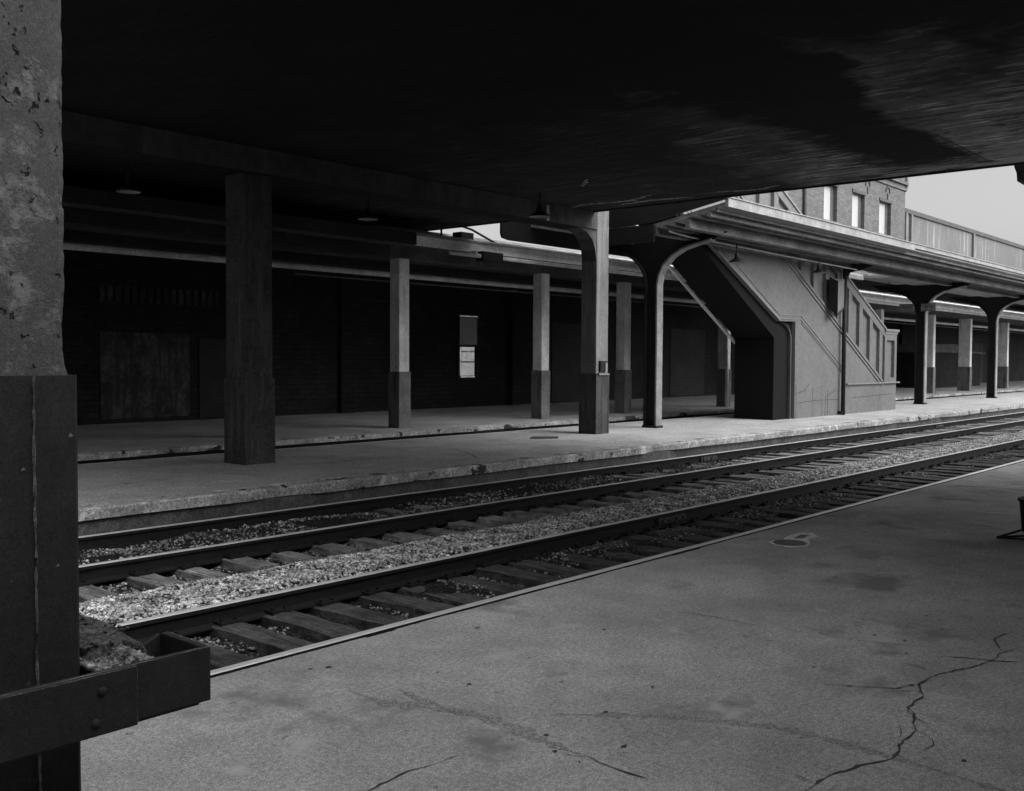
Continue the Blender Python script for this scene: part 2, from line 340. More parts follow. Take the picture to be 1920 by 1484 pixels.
def rocks(name, n, xs, ys, zf, r0, r1, m, label, seed, dens=None):
    """scattered stones: every stone an irregular octahedron"""
    rg = np.random.default_rng(seed)
    u = rg.random(n); x = xs[0] + (xs[1]-xs[0])*u**1.8
    y = rg.uniform(ys[0], ys[1], n)
    if dens is not None:
        keep = np.array([dens(a_, b_, rg.random()) for a_, b_ in zip(x, y)]); x = x[keep]; y = y[keep]; n = len(x)
    z = np.array([zf(a_, b_) for a_, b_ in zip(x, y)])
    r = rg.uniform(r0, r1, n)
    base = np.array([(1, 0, 0), (-1, 0, 0), (0, 1, 0), (0, -1, 0), (0, 0, 1), (0, 0, -1)], float)
    V = base[None]*(1+rg.uniform(-.35, .35, (n, 6, 1))) + rg.uniform(-.3, .3, (n, 6, 3))
    q = rg.normal(size=(n, 4)); q /= np.linalg.norm(q, axis=1, keepdims=True)
    w_, a_, b_, c_ = q.T
    Rm = np.stack([1-2*(b_*b_+c_*c_), 2*(a_*b_-c_*w_), 2*(a_*c_+b_*w_), 2*(a_*b_+c_*w_), 1-2*(a_*a_+c_*c_), 2*(b_*c_-a_*w_), 2*(a_*c_-b_*w_), 2*(b_*c_+a_*w_), 1-2*(a_*a_+b_*b_)], 1).reshape(n, 3, 3)
    V = np.einsum('nij,nkj->nki', Rm, V)*r[:, None, None]
    V[:, :, 2] *= .75
    V += np.stack([x, y, z + r*.25], 1)[:, None, :]
    tri = np.array([(0, 2, 4), (2, 1, 4), (1, 3, 4), (3, 0, 4), (2, 0, 5), (1, 2, 5), (3, 1, 5), (0, 3, 5)])
    T = (tri[None] + (np.arange(n)*6)[:, None, None]).reshape(-1, 3)
    me = bpy.data.meshes.new(name); me.vertices.add(n*6); me.vertices.foreach_set('co', V.reshape(-1))
    me.loops.add(len(T)*3); me.loops.foreach_set('vertex_index', T.reshape(-1)); me.polygons.add(len(T))
    me.polygons.foreach_set('loop_start', np.arange(len(T))*3); me.polygons.foreach_set('loop_total', np.full(len(T), 3))
    me.materials.append(MT[m]); me.update(calc_edges=True)
    o = bpy.data.objects.new(name, me); col.objects.link(o)
    return tag(o, label, 'gravel', kind='stuff')
rocks('ballast_stones', 80000, (1.6, 45), (6.76, 8.22), gravz, .009, .021, 'stone_pale', 'loose pale ballast stones lying between the two tracks', 1,
      lambda x, y, r: r < 1.0 - max(0, (y-7.98))*3)
rocks('dirty_stones', 70000, (1.5, 45), (4.8, 11.0), bedz, .008, .022, 'stone_dark', 'dirty dark stones strewn over both track beds', 2,
      lambda x, y, r: not (6.8 < y < 8.0) and mn.noise(Vector((x*.9, y*1.1, 5))) > -.25)
rocks('scattered_stones', 9000, (2.0, 45), (8.3, 10.95), bedz, .010, .024, 'stone_pale', 'few pale chips scattered over the dark far track', 3,
      lambda x, y, r: mn.noise(Vector((x*.6, y*1.4, 15))) > .0)

def platform(name, x0, x1, y0, y1, zbot, m, lips):
    """slab whose edges have an overhanging coping; lips: list of (side, coping depth)"""
    g = MB(); g.box(x0, x1, y0, y1, zbot, 0)
    return g.build(name, m)

# near platform with its cracks, skid marks and stains as pieces of the surface
np_ = platform('near_platform', -32, 75, -9, 4.66, -.6, 'paving', None); tag(np_, kind='structure')
g = MB()
xx = -4.0
while xx < 40:
    x2 = xx+.12; 
    yo0 = 4.685+mn.noise(Vector((xx*2.5, 0, 0)))*.012+(-.03 if mn.noise(Vector((xx*1.1, 7, 0))) > .42 else 0)
    g.box(xx, x2, 4.66, yo0, -.14, -.003)
    xx = x2
g.build('edge_nosing', 'paving', np_)

def ribbon(path, wd, z, seed, jit=.012, name='crack', m='crackline', parent=None, step=.035, taper=True):
    rg = random.Random(seed); P = []
    for (p, q) in zip(path[:-1], path[1:]):
        l = math.hypot(q[0]-p[0], q[1]-p[1]); n = max(1, int(l/step))
        for i in range(n):
            t = i/n; P.append((p[0]+(q[0]-p[0])*t + rg.uniform(-jit, jit), p[1]+(q[1]-p[1])*t + rg.uniform(-jit, jit)))
    P.append(path[-1]); vs = []; n = len(P)
    for i, p in enumerate(P):
        q0 = P[max(0, i-1)]; q1 = P[min(n-1, i+1)]; dx, dy = q1[0]-q0[0], q1[1]-q0[1]; l = math.hypot(dx, dy) or 1
        ww = wd*rg.choice((.25, .5, .7, .9, 1.1, 1.5))*(min(1, .25+4*min(i, n-1-i)/n) if taper else 1)
        vs += [(p[0]-dy/l*ww, p[1]+dx/l*ww, z), (p[0]+dy/l*ww, p[1]-dx/l*ww, z)]
    g = MB(); g.add(vs, [(2*i, 2*i+1, 2*i+3, 2*i+2) for i in range(n-1)])
    return g.build(name, m, parent)
CR1 = [(6.53,1.61), (6.30,1.67), (6.08,1.67), (5.91,1.71), (5.79,1.75), (5.62,1.81), (5.47,1.83), (5.38,1.83), (5.27,1.78), (5.21,1.75), (5.07,1.75), (4.98,1.74), (4.87,1.67), (4.74,1.64), (4.69,1.60), (4.57,1.60), (4.46,1.60), (4.39,1.57), (4.29,1.57), (4.19,1.60), (4.12,1.64), (4.00,1.68), (3.91,1.70), (3.82,1.70), (3.75,1.70), (3.5, 1.75), (3.1, 1.7)]
for path, wd, sd_ in ((CR1, .0068, 1), ([(6.30,1.67), (6.47,1.75), (6.61,1.80), (6.82,1.75)], .005, 2), ([(6.18,1.52), (6.08,1.67), (6.03,1.82), (5.95,1.95)], .005, 3),
    ([(2.1, 3.05), (2.59,2.99), (2.73,3.00), (2.83,3.01), (2.91,2.99), (3.00,2.98), (3.09,2.97)], .0045, 4), ([(3.38,2.68), (3.40,2.61), (3.44,2.55), (3.42,2.48), (3.42,2.40), (3.41,2.31), (3.42,2.20)], .0045, 5),
    ([(5.84,3.59), (5.89,3.33), (5.88,3.09), (5.88,2.94)], .003, 6), ([(6.09,2.83), (5.94,2.55), (6.01,2.31), (6.12,2.03)], .003, 7),
    ([(14.16,4.66), (14.35,4.39), (14.42,4.07), (14.47,3.62), (14.4, 2.5)], .02, 8), ([(10.31,4.27), (10.43,4.03), (10.51,3.84)], .008, 9), ([(5.04,2.20), (5.14,2.03), (5.23,1.89), (5.37,1.84)], .006, 10)):
    ribbon(path, wd, .0026+.0002*sd_, sd_, jit=wd*1.2, parent=np_)
rg = random.Random(77)
for i in range(5, len(CR1)-2, 3):
    x, y = CR1[i]; t = rg.uniform(-2.6, 2.6); P = [(x, y)]
    for k in range(rg.randrange(3, 7)): t += rg.uniform(-.5, .5); x += .06*math.cos(t); y += .06*math.sin(t); P.append((x, y))
    ribbon(P, .0022, .0052+.0001*i, 200+i, jit=.006, name='hairline_crack', parent=np_)
for path, wd, sd_ in (([(3.75,2.98), (4.01,2.67), (4.13,2.50), (4.21,2.32), (4.29,2.14), (4.32,1.95), (4.32,1.75), (4.31,1.56), (4.29,1.37), (4.25,1.0)], .035, 21),
                      ([(3.32,3.95), (3.32,3.71), (3.41,3.50), (3.50,3.23), (3.50,3.03), (3.45,2.79), (3.44,2.59)], .04, 22), ([(3.50,3.79), (3.47,3.61), (3.47,3.38), (3.52,3.18)], .025, 23)):
    ribbon(path, wd, .0009+.0005*(sd_-21), sd_, jit=.004, name='skid_mark', m='skid', parent=np_)
rg = random.Random(7)
for (x, y) in [(3.41,4.41), (3.50,4.36), (3.58,2.46), (6.16,2.37), (5.29,2.37), (3.61,3.73), (3.39,2.69), (3.37,2.54), (3.80,3.59), (3.64,2.50), (4.64,4.31), (5.37,3.86), (3.83,3.85)] + [(rg.uniform(2.3, 9), rg.uniform(.8, 4.3)) for _ in range(26)]:
    g = MB(); n = 7; r = rg.uniform(.005, .014)*(1.3 if y > 4 else 1)
    g.add([(x+r*rg.uniform(.6, 1.6)*math.cos(6.283*k/n), y+r*rg.uniform(.6, 1.2)*math.sin(6.283*k/n), .0042) for k in range(n)], [tuple(range(n))])
    g.build('pit', 'crackline', np_)
# access cover set in a pale cement patch
cv = thing('access_cover', (8.74, 4.17, 0), 'round metal cover in a pale cement patch near the platform edge', 'cover')
g = MB((8.74, 4.17, 0)); rg = random.Random(3)
ring = [(8.74+.2*rg.uniform(.85, 1.1)*math.cos(t), 4.17+.2*rg.uniform(.85, 1.1)*math.sin(t)) for t in [i*math.pi/12 for i in range(24)]]
ring = [(8.74+(x-8.74)*.93, 4.17+(y-4.17)*.93) for x, y in ring]
g.prism(ring, .001, .007, 'z')
g.prism([(8.86, 4.3), (9.05, 4.35), (9.34, 4.36), (9.42, 4.26), (9.25, 4.12), (9.05, 4.13), (8.9, 4.05)], .001, .006, 'z')
g.build('cement_patch', 'cement', cv)
g = MB((8.74, 4.17, 0)); g.lathe([(0.0001, .012), (.15, .012), (.155, .006)], (8.74, 4.17, 0), 28); g.build('cover_plate', 'cover', cv)
g = MB((8.74, 4.17, 0)); g.prism([(9.0, 4.25), (9.22, 4.29), (9.26, 4.22), (9.08, 4.19)], .0065, .0085, 'z'); g.build('dark_inset', 'cover', cv)
g = MB(); rg = random.Random(12); P = [(12.03,3.44), (12.07,3.34), (12.05,3.20), (12.20,3.05), (12.2, 2.8)]
ribbon(P, .03, .004, 31, jit=.02, name='paint_drip', m='cement', parent=np_)

# middle platform: overhanging weathered coping, recessed dark face
mp_ = platform('middle_platform', -32, 110, 11.28, 15.45, -.6, 'paving2', None); tag(mp_, kind='structure')
def coping(y_in, y_out, x0, x1, sgn, parent, step, m, hgt, seed):
    rg = random.Random(seed); n = int((x1-x0)/step); vs = []; fs = []
    for i in range(n+1):
        x = x0 + step*i
        chip = mn.noise(Vector((x*.55, seed, 0))); ch = max(0, chip-.30)*.35 + abs(mn.noise(Vector((x*4, seed, 2))))*.014
        lo = -hgt + mn.noise(Vector((x*.4, 3, seed)))*.02
        yo = y_out + sgn*ch
        top = -.004 - ch*.25
        vs += [(x, y_in, 0.0), (x, y_in-sgn*.012, -.014), (x, y_in-sgn*.03, -.002), (x, yo+sgn*.02, top), (x, yo, top-.02), (x, yo+sgn*.012, lo), (x, y_in, lo)]
    for i in range(n):
        for k in range(6): fs.append((7*i+k, 7*i+k+1, 7*i+8+k, 7*i+7+k))
    g = MB(); g.add(vs, fs); return g.build('coping', m, parent)
coping(11.28, 11.0, -6, 90, 1, mp_, .06, 'coping', .145, 5)
g = MB(); g.box(-32, 110, 11.08, 11.28, -.6, -.16); g.build('retaining_face', 'face', mp_)
g = MB(); g.box(-32, 110, 15.45, 15.55, -.6, -.006); g.build('rear_edge', 'coping', mp_)
ribbon([(19.88,12.38), (20.33,11.70), (20.22,11.3)], .015, .004, 41, parent=mp_); ribbon([(13.62,13.29), (13.06,12.34), (12.49,11.56)], .012, .004, 42, parent=mp_)
ribbon([(9.3, 13.3), (10.3, 12.9), (11.4, 13.1)], .015, .004, 43, parent=mp_); ribbon([(12.2, 14.6), (15, 13.2), (17.5, 12.9)], .012, .004, 44, parent=mp_)
ribbon([(22, 12.2), (26, 12.6), (31, 12.1)], .01, .004, 45, parent=mp_)
hb = MB(); hb.prism([(16.4, 13.75), (16.95, 13.4), (17.3, 13.7), (16.9, 14.1)], .001, .014, 'z')
tag(hb.build('floor_hatch', 'trim_dark'), 'flat dark hatch plate on the middle platform floor beside the thick column', 'hatch')

# far platform
fp_ = platform('far_platform', -32, 140, 17.45, 24.5, -.6, 'paving2', None); tag(fp_, kind='structure')
coping(17.45, 17.2, -6, 120, 1, fp_, .09, 'coping', .11, 9)
g = MB(); g.box(-32, 140, 17.28, 17.45, -.6, -.13); g.build('retaining_face', 'shade_black', fp_)  # trench shade put into the near-black colour of the face
tag(height_sheet('rear_track_bed', -6, 120, 15.56, 17.27, .4, .3, lambda x, y: -.45+mn.noise(Vector((x, y, 0)))*.02, 'dirt'), kind='structure')

# ------------------------------------------------------------------ rails and ties
def rail(v, x0, x1, top, label, bars=()):
    prof = [(-.07, -.165), (.07, -.165), (.07, -.152), (.012, -.13), (.012, -.045), (.036, -.035), (.036, -.006), (.028, 0), (-.028, 0), (-.036, -.006), (-.036, -.035), (-.012, -.045), (-.012, -.13), (-.07, -.152)]
    g = MB((x0, v, top)); n = len(prof); k = int((x1-x0)/1.0)
    vs = []
    for i in range(k+1):
        x = x0+(x1-x0)*i/k; dy = mn.noise(Vector((x*.15, v, 0)))*.012
        vs += [(x, v+p[0]+dy, top+p[1]) for p in prof]
    fs = []; 
    for i in range(k):
        for j in range(n):
            fs.append((i*n+j, (i+1)*n+j, (i+1)*n+(j+1) % n, i*n+(j+1) % n))
    for i, f in enumerate(fs):
        j = i % n; g.add([vs[q] for q in f], [(0, 1, 2, 3)], 1 if j in (6, 7, 8) else 0)
    r = thing('rail', (x0, v, top), label, 'rail', 'steel rails of the two tracks')
    g.build('rail_bar', ['rust', 'polish'], r)
    for b in bars:
        q = MB((x0, v, top)); q.box(b, b+.62, v-.05, v-.0125, top-.125, top-.05)
        for t in (.08, .23, .39, .54): q.tube([(b+t, v-.05, top-.09), (b+t, v-.072, top-.09)], .018, 6)
        q.build('joint_bar', 'guard', r)
    return r
rail(5.24, -8, 75, -.17, 'rail of the near track running right along the near platform edge')
rail(6.675, -8, 75, -.17, 'second rail from the camera, far rail of the near track with a joint bar', (10.35,))
rail(8.80, -8, 90, -.17, 'third rail from the camera, bordering the row of tie ends', ())
rail(10.235, -8, 90, -.17, 'rail of the far track running close under the middle platform coping', (17.4, 31))
rail(16.35, -8, 110, -.085, 'rail in the narrow trench behind the middle platform')

def tie_mesh(name, m, w0, l0, h0, seed):
    rg = random.Random(seed); g = MB(); nx, ny = 3, 14; vs = []
    for s_ in (0, 1):
        for i in range(nx+1):
            for j in range(ny+1):
                x = (-w0/2 + w0*i/nx) + rg.uniform(-.006, .006); y = -l0/2 + l0*j/ny + (rg.uniform(-.02, .02) if j in (0, ny) else 0)
                z = -h0 if s_ == 0 else rg.uniform(-.007, .005) - (.012 if i in (0, nx) else 0)
                vs.append((x, y, z))
    q = lambda s_, i, j: s_*(nx+1)*(ny+1) + i*(ny+1) + j
    fs = [(q(1, i, j), q(1, i+1, j), q(1, i+1, j+1), q(1, i, j+1)) for i in range(nx) for j in range(ny)]
    fs += [(q(0, i, j), q(0, i, j+1), q(0, i+1, j+1), q(0, i+1, j)) for i in range(nx) for j in range(ny)]
    for j in range(ny): fs += [(q(0, 0, j), q(1, 0, j), q(1, 0, j+1), q(0, 0, j+1)), (q(0, nx, j), q(0, nx, j+1), q(1, nx, j+1), q(1, nx, j))]
    for i in range(nx): fs += [(q(0, i, 0), q(0, i+1, 0), q(1, i+1, 0), q(1, i, 0)), (q(0, i, ny), q(1, i, ny), q(1, i+1, ny), q(0, i+1, ny))]
    g.add(vs, fs); o = g.build(name, m); return o
ORD = ['first', 'second', 'third', 'fourth', 'fifth', 'sixth', 'seventh', 'eighth', 'ninth', 'tenth', 'eleventh', 'twelfth', 'thirteenth', 'fourteenth', 'fifteenth', 'sixteenth', 'seventeenth', 'eighteenth', 'nineteenth']
TEN = ['', '', 'twenty', 'thirty', 'forty', 'fifty', 'sixty', 'seventy', 'eighty', 'ninety']
def ordinal(n):
    if n < 20: return ORD[n-1]
    return (TEN[n//10][:-1] + 'ieth') if n % 10 == 0 else TEN[n//10] + '-' + ORD[n % 10 - 1]
def plate_mesh():
    g = MB(); g.box(-.09, .09, -.14, .14, -.005, .016)
    for sx, sy in ((-.06, -.095), (.06, .095), (.055, -.1)): g.box(sx-.012, sx+.012, sy-.012, sy+.012, .012, .038)
    o = g.build('tie_plate', 'rust'); me = o.data; bpy.data.objects.remove(o); return me
PLATE = plate_mesh()
def tie_row(yc, x0, x1, sp, m, w0, l0, label, group, zt, seed, vis):
    rg = random.Random(seed); protos = [tie_mesh('railway_tie', m, w0*rg.uniform(.9, 1.1), l0, .17, seed*10+i) for i in range(6)]
    x = x0; i = 0
    while x < x1:
        o = protos[i] if i < 6 else protos[rg.randrange(6)].copy()
        if i >= 6: col.objects.link(o)
        o.location = (x+rg.uniform(-.03, .03), yc+rg.uniform(-.07, .07), zt+rg.uniform(-.022, .016))
        o.rotation_euler = (rg.uniform(-.008, .008), rg.uniform(-.02, .02), rg.uniform(-.045, .045))
        for ry in ((5.24, 6.675) if yc < 8 else (8.80, 10.235)):
            if x > 30: break
            p = bpy.data.objects.new('tie_plate', PLATE); col.objects.link(p); p.parent = o; p.location = (0, ry-o.location.y, .004)
        k = int(math.floor((x-vis)/sp))+1
        lb = label % (ordinal(k)+' from the near pillar') if k > 0 else label % (ordinal(1-k)+' one hidden by the pillar')
        tag(o, lb, 'railway tie', group); x += sp; i += 1
tie_row(5.96, 1.4, 26, .485, 'tie_dark', .27, 2.5, 'dark oily tie of the near track, %s', 'ties of the near track', -.322, 1, 2.9)
tie_row(9.42, 2.1, 47, .53, 'tie', .25, 2.55, 'weathered tie of the far track, %s', 'ties of the far track', -.318, 2, 4.0)

# ------------------------------------------------------------------ overhead deck
dk = thing('overhead_deck', (0, 0, DK), 'huge dark concrete deck overhead with flaking sooty underside', 'overhead deck')
X0, X1, Y0, Y1 = -34, 18.3, -9, 24.5
HX0, HX1, HY0, HY1 = -9, 5.3, -5, 6.9          # unseen opening added to let light onto the near track and platform
g = MB((0, 0, DK)); T = .6
gx = [X0, -14, 3.8, 4.2, 5.6, 7.0, X1]; gy = [Y0, -0.7, 5.1, 7.3, 9, 17, Y1]
opn = {1: 5, 2: 4, 3: 3, 4: 2}                  # stepped opening added behind and above the camera to let light in
solid = lambda i, j: 0 <= i < 6 and 0 <= j < 6 and not (1 <= i < opn.get(j, 0))
for i in range(6):
    for j in range(6):
        if not solid(i, j): continue
        a0, a1, b0, b1 = gx[i], gx[i+1], gy[j], gy[j+1]
        g.add([(a0, b0, DK), (a1, b0, DK), (a1, b1, DK), (a0, b1, DK)], [(0, 1, 2, 3)], 0)
        g.add([(a0, b0, DK+T), (a1, b0, DK+T), (a1, b1, DK+T), (a0, b1, DK+T)], [(0, 1, 2, 3)], 1)
        for di, dj, p, q in ((-1, 0, (a0, b0), (a0, b1)), (1, 0, (a1, b0), (a1, b1)), (0, -1, (a0, b0), (a1, b0)), (0, 1, (a0, b1), (a1, b1))):
            if not solid(i+di, j+dj): g.add([(*p, DK), (*q, DK), (*q, DK+T), (*p, DK+T)], [(0, 1, 2, 3)], 0)
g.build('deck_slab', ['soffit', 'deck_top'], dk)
g = MB((0, 0, DK)); g.box(15.2, X1-.45, 5.10, 5.108, DK-.006, DK+.01); g.build('joint_strip', 'beam', dk)
g = MB((0, 0, DK)); g.box(X0, 18.49, 13.55, 14.1, DK-.40, DK+.01); g.build('beam', 'shade_black', dk)
g = MB((0, 0, DK)); g.box(X0, 18.48, 13.535, 13.547, DK-.395, DK-.01); g.build('beam_face', 'column_dark', dk)  # paler sheet paints light onto the beam's near side, underside left black
g = MB((0, 0, DK)); g.box(X0, 7.2, 2.95, 3.47, DK-.45, DK+.01); g.build('beam', 'beam', dk)
g = MB((0, 0, DK)); g.box(16.66, 16.74, 13.522, 13.533, DK-.38, DK-.06); g.build('pale_stain', 'pipe', dk)
g = MB((0, 0, DK)); g.box(X1-.0, X1+.05, Y0, Y1, DK-.03, DK+.22); g.build('edge_flashing', 'beam', dk)
# rough peeled ridges on the soffit near its open edge
for path, wd, s_ in (([(17.9, 14.2), (17.4, 13.2), (17.6, 12.0), (17.2, 11.3)], .05, 51), ([(17.9, 12.6), (17.8, 11.6), (18.0, 10.8)], .06, 52), ([(17.7, 10.2), (18.0, 9.4), (17.8, 8.8)], .04, 53), ([(15.6, 11.8), (15.2, 11.4), (15.0, 11.2)], .03, 54)):
    ribbon(path, wd, DK-.006, s_, jit=.05, name='peeled_patch', m='water', parent=None).parent = dk
    bpy.context.scene.collection.objects[-1]
for ob in [o for o in dk.children if o.name.startswith('peeled_patch')]: ob.location = (0, 0, -DK)

# ------------------------------------------------------------------ columns
def column(name, x, y, s, top, label, group, m='column', gm='guard', gh=1.37, sx=None, haunch=None):
    c = thing(name, (x, y, 0), label, 'column', group); sx = sx or s
    g = MB(); g.box(-sx/2, sx/2, -s/2, s/2, gh-.01, top)
    g.build('shaft', m, c, bevel=.03)
    g = MB(); g.box(-sx/2-.025, sx/2+.025, -s/2-.025, s/2+.025, -.02, gh)
    g.build('steel_guard', gm, c, bevel=.012)
    if haunch:
        g = MB(); hw, hh = haunch
        for sg in (-1, 1):
            arc = [(sg*(sx/2-.002), top), (sg*(sx/2-.002), top-hh)] + [(sg*(sx/2+hw*(1-math.cos(t))), top-hh+hh*math.sin(t)) for t in [i*math.pi/12 for i in range(1, 7)]]
            g.prism(arc, -s/2+.02, s/2-.02, 'y')
        g.build('haunch', m, c)
    return c
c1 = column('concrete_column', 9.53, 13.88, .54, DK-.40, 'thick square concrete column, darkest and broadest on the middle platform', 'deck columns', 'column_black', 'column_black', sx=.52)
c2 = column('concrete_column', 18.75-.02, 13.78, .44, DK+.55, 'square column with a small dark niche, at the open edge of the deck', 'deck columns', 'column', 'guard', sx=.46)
g = MB(); g.prism([(-.229, DK-.38), (-.229, DK-1.1), (-.27, DK-.85), (-.38, DK-.62), (-.6, DK-.47), (-.9, DK-.39)], -.2, .2, 'y'); g.build('haunch', 'column_dark', c2)
g = MB(); g.box(-.13, .13, -.275, -.22, 1.42, 1.66); g.build('niche_box', 'steel_dark', c2)
g = MB(); g.box(-.2, .2, -.29, -.222, 1.34, 1.38); g.build('niche_sill', 'fascia', c2)
g = MB(); g.box(.05, .13, -.283, -.276, 1.42, 1.62); g.build('niche_plate', 'flange', c2)
g = MB(); g.tube([(.26, -.12, .05), (.26, -.12, 4.4)], .022, 8); g.build('conduit', 'flange', c2)
for i, x in enumerate((-9.2, .2)):
    dup(c1, (x, 13.88, 0), 'square concrete column further left along the middle platform, hidden from the camera')
FT = 4.12
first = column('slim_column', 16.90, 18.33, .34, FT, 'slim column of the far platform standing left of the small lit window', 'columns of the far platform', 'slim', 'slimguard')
labs = {12.55: 'slim column of the far platform almost hidden behind the broad dark column', 22.25: 'slim column of the far platform standing right of the small lit window',
        26.35: 'slim column of the far platform just right of the column with the niche', 32.75: 'slim column of the far platform with a pipe beside it, seen under the stairs',
        38.6: 'slim column of the far platform hidden behind the staircase', 47.4: 'slim far column topped by a bracket just above the staircase newel', 54.6: 'slim far column just right of the post with sign boards'}
for x, lb in labs.items(): dup(first, (x+.1, 18.33, 0), lb)
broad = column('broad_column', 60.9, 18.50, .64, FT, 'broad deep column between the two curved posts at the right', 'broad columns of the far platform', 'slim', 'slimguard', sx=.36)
dup(broad, (68.3, 18.50, 0), 'broad deep column just right of the rightmost curved post'); dup(broad, (76.3, 18.50, 0), 'broad deep column beyond the right border of the view')

# ------------------------------------------------------------------ far platform canopy, beam and pipes
cn = thing('rear_canopy', (0, 18.3, FT), 'long flat canopy over the far platform with pale fascia', 'canopy')
O = (0, 18.3, FT)
g = MB(O); g.box(-32, 140, 17.27, 24.45, 4.40, 4.52); g.build('roof_slab', ['girder_rear'], cn)
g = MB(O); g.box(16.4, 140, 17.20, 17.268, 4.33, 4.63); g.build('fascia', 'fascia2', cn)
g = MB(O); g.box(-32, 16.4, 17.21, 17.268, 4.34, 4.62); g.build('shaded_fascia', 'beam', cn)  # shaded copy of the fascia, painted dark under the deck
g = MB(O); g.box(16.4, 140, 17.15, 17.198, 4.55, 4.60); g.build('gutter', 'fascia', cn)
g = MB(O); g.box(16.0, 140, 18.2, 18.3, 4.521, 4.80); g.box(16.0, 140, 18.15, 18.35, 4.801, 4.84); g.build('roof_curb', 'fascia2', cn)
g = MB(O); g.box(16.0, 140, 18.9, 19.0, 4.521, 4.98); g.build('roof_curb', 'girder', cn)
g = MB(O); g.tube([(17.9, 17.9, 4.53), (17.9, 17.9, 5.15), (19.0, 17.9, 5.0), (20.2, 18.0, 4.7), (22.5, 18.0, 4.66)], .03, 8); g.build('roof_conduit', 'steel_dark', cn)
g = MB(O); g.box(18.3, 18.75, 17.6, 17.9, 4.53, 4.86); g.build('roof_box', 'steel_dark', cn)
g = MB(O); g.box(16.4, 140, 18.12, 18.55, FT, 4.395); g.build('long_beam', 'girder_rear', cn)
g = MB(O); g.box(-32, 16.4, 18.12, 18.55, FT, 4.395); g.build('dark_beam', 'beam', cn)  # beam painted darker where the deck shades it
g = MB(O); g.box(-32, 140, 21.4, 21.7, 4.2, 4.398); g.build('long_beam', 'beam', cn)
g = MB(); g.tube([(17.3, 17.0, 4.22), (60, 17.0, 4.23)], .05, 10); g.tube([(60, 17.0, 4.23), (110, 17.0, 4.24)], .05, 10)
for k in range(12): g.box(18.2+6*k, 18.24+6*k, 16.99, 17.26, 4.23, 4.34)
tag(g.build('service_pipe', 'pipe'), 'bright pipe hung just below the pale fascia of the far canopy', 'pipe')
g = MB(); g.tube([(-4, 20.5, 3.95), (110, 20.5, 3.98)], .075, 10); 
tag(g.build('service_pipe', 'pipe'), 'long pale pipe running low under the far canopy behind the slim columns', 'pipe')
g = MB(); g.tube([(17, 22.6, 3.98), (110, 22.6, 3.98)], .025, 6)
tag(g.build('thin_conduit', 'flange'), 'thin conduit under the long pale pipe of the far canopy', 'pipe')
g = MB(); g.box(18.35, 19.1, 16.9, 17.15, 4.10, 4.34); tag(g.build('junction_box', 'steel_dark', bevel=.02), 'dark junction box interrupting the bright pipe below the fascia', 'box')
g = MB(); g.tube([(33.0-.35, 18.1, .02), (33.0-.35, 18.1, 4.1)], .06, 10); g.box(32.57, 32.73, 18.02, 18.18, 2.0, 2.06)
tag(g.build('downpipe', 'pipe'), 'pale vertical pipe beside the slim column seen under the stairs', 'pipe')

# ------------------------------------------------------------------ middle platform canopy
VE, ZE = 11.0, 5.05
cy = thing('butterfly_canopy', (0, 13.8, 4.6), 'long winged canopy over the middle platform sloping down to its middle', 'canopy')
O = (0, 13.8, 4.6)
def wing(x0, x1, ya, za, yb, zb, th=.10):
    g = MB(O); g.prism([(ya, za), (yb, zb), (yb, zb+th), (ya, za+th)], x0, x1, 'x'); return g
wing(19.8, 31.2, 11.06, 5.04, 13.0, 4.70).build('front_wing', 'canopy', cy)
wing(31.2, 110, 11.10, 5.06, 13.3, 4.68).build('front_wing', 'canopy', cy)
wing(19.8, 36, 14.5, 4.70, 16.6, 5.04).build('rear_wing', 'canopy', cy)
wing(36, 110, 14.3, 4.68, 16.6, 5.04).build('rear_wing', 'canopy', cy)
g = MB(O); g.box(36, 110, 13.3, 14.3, 4.66, 4.76); g.build('valley_pan', 'canopy', cy)
g = MB(O); g.box(19.78, 31.2, 10.98, 11.06, 5.03, 5.22); g.box(19.78, 31.2, 10.95, 11.10, 5.225, 5.25); g.build('fascia', 'fascia', cy)
g = MB(O); g.box(31.2, 110, 11.03, 11.10, 5.12, 5.24); g.box(31.2, 110, 11.0, 11.13, 5.245, 5.27); g.build('fascia', 'fascia', cy)
g = MB(O); g.prism([(18.7, 4.78), (18.75, 4.68), (19.0, 4.64), (110, 4.60), (110, 5.25), (36, 5.25), (36, 5.5), (18.7, 5.6)], 16.61, 16.67, 'y'); g.build('rear_fascia', 'steel_dark', cy)
g = MB(O); g.box(19.8, 110, 11.95, 12.07, 4.66, 4.86); g.box(19.8, 110, 11.9, 12.12, 4.635, 4.66); g.build('purlin', 'girder', cy)
g = MB(O); g.box(19.8, 110, 11.42, 11.50, 4.86, 4.97); g.build('purlin', 'girder', cy)
for yy, zz in ((12.35, 4.76), (12.6, 4.72), (11.7, 4.88), (11.25, 4.97)):
    g = MB(O); g.box(19.8, 110, yy, yy+.05, zz-.02, zz+.06); g.build('board_joint_strip', 'girder', cy)
g = MB(O); g.box(19.8, 110, 12.84, 13.0, 4.60, 4.74); g.box(19.8, 110, 12.80, 13.02, 4.575, 4.60); g.build('valley_beam', 'girder', cy)
g = MB(O); g.box(19.8, 36, 14.48, 14.62, 4.6, 4.74); g.build('valley_beam', 'girder', cy)
g = MB(); g.tube([(19.9, 12.55, 4.63), (20.9, 12.62, 4.60), (31.4, 12.65, 4.52), (31.9, 12.68, 4.50)], .022, 8)
tag(g.build('lamp_conduit', 'pipe'), 'thin bright conduit carrying the shaded lamps under the middle canopy', 'pipe')

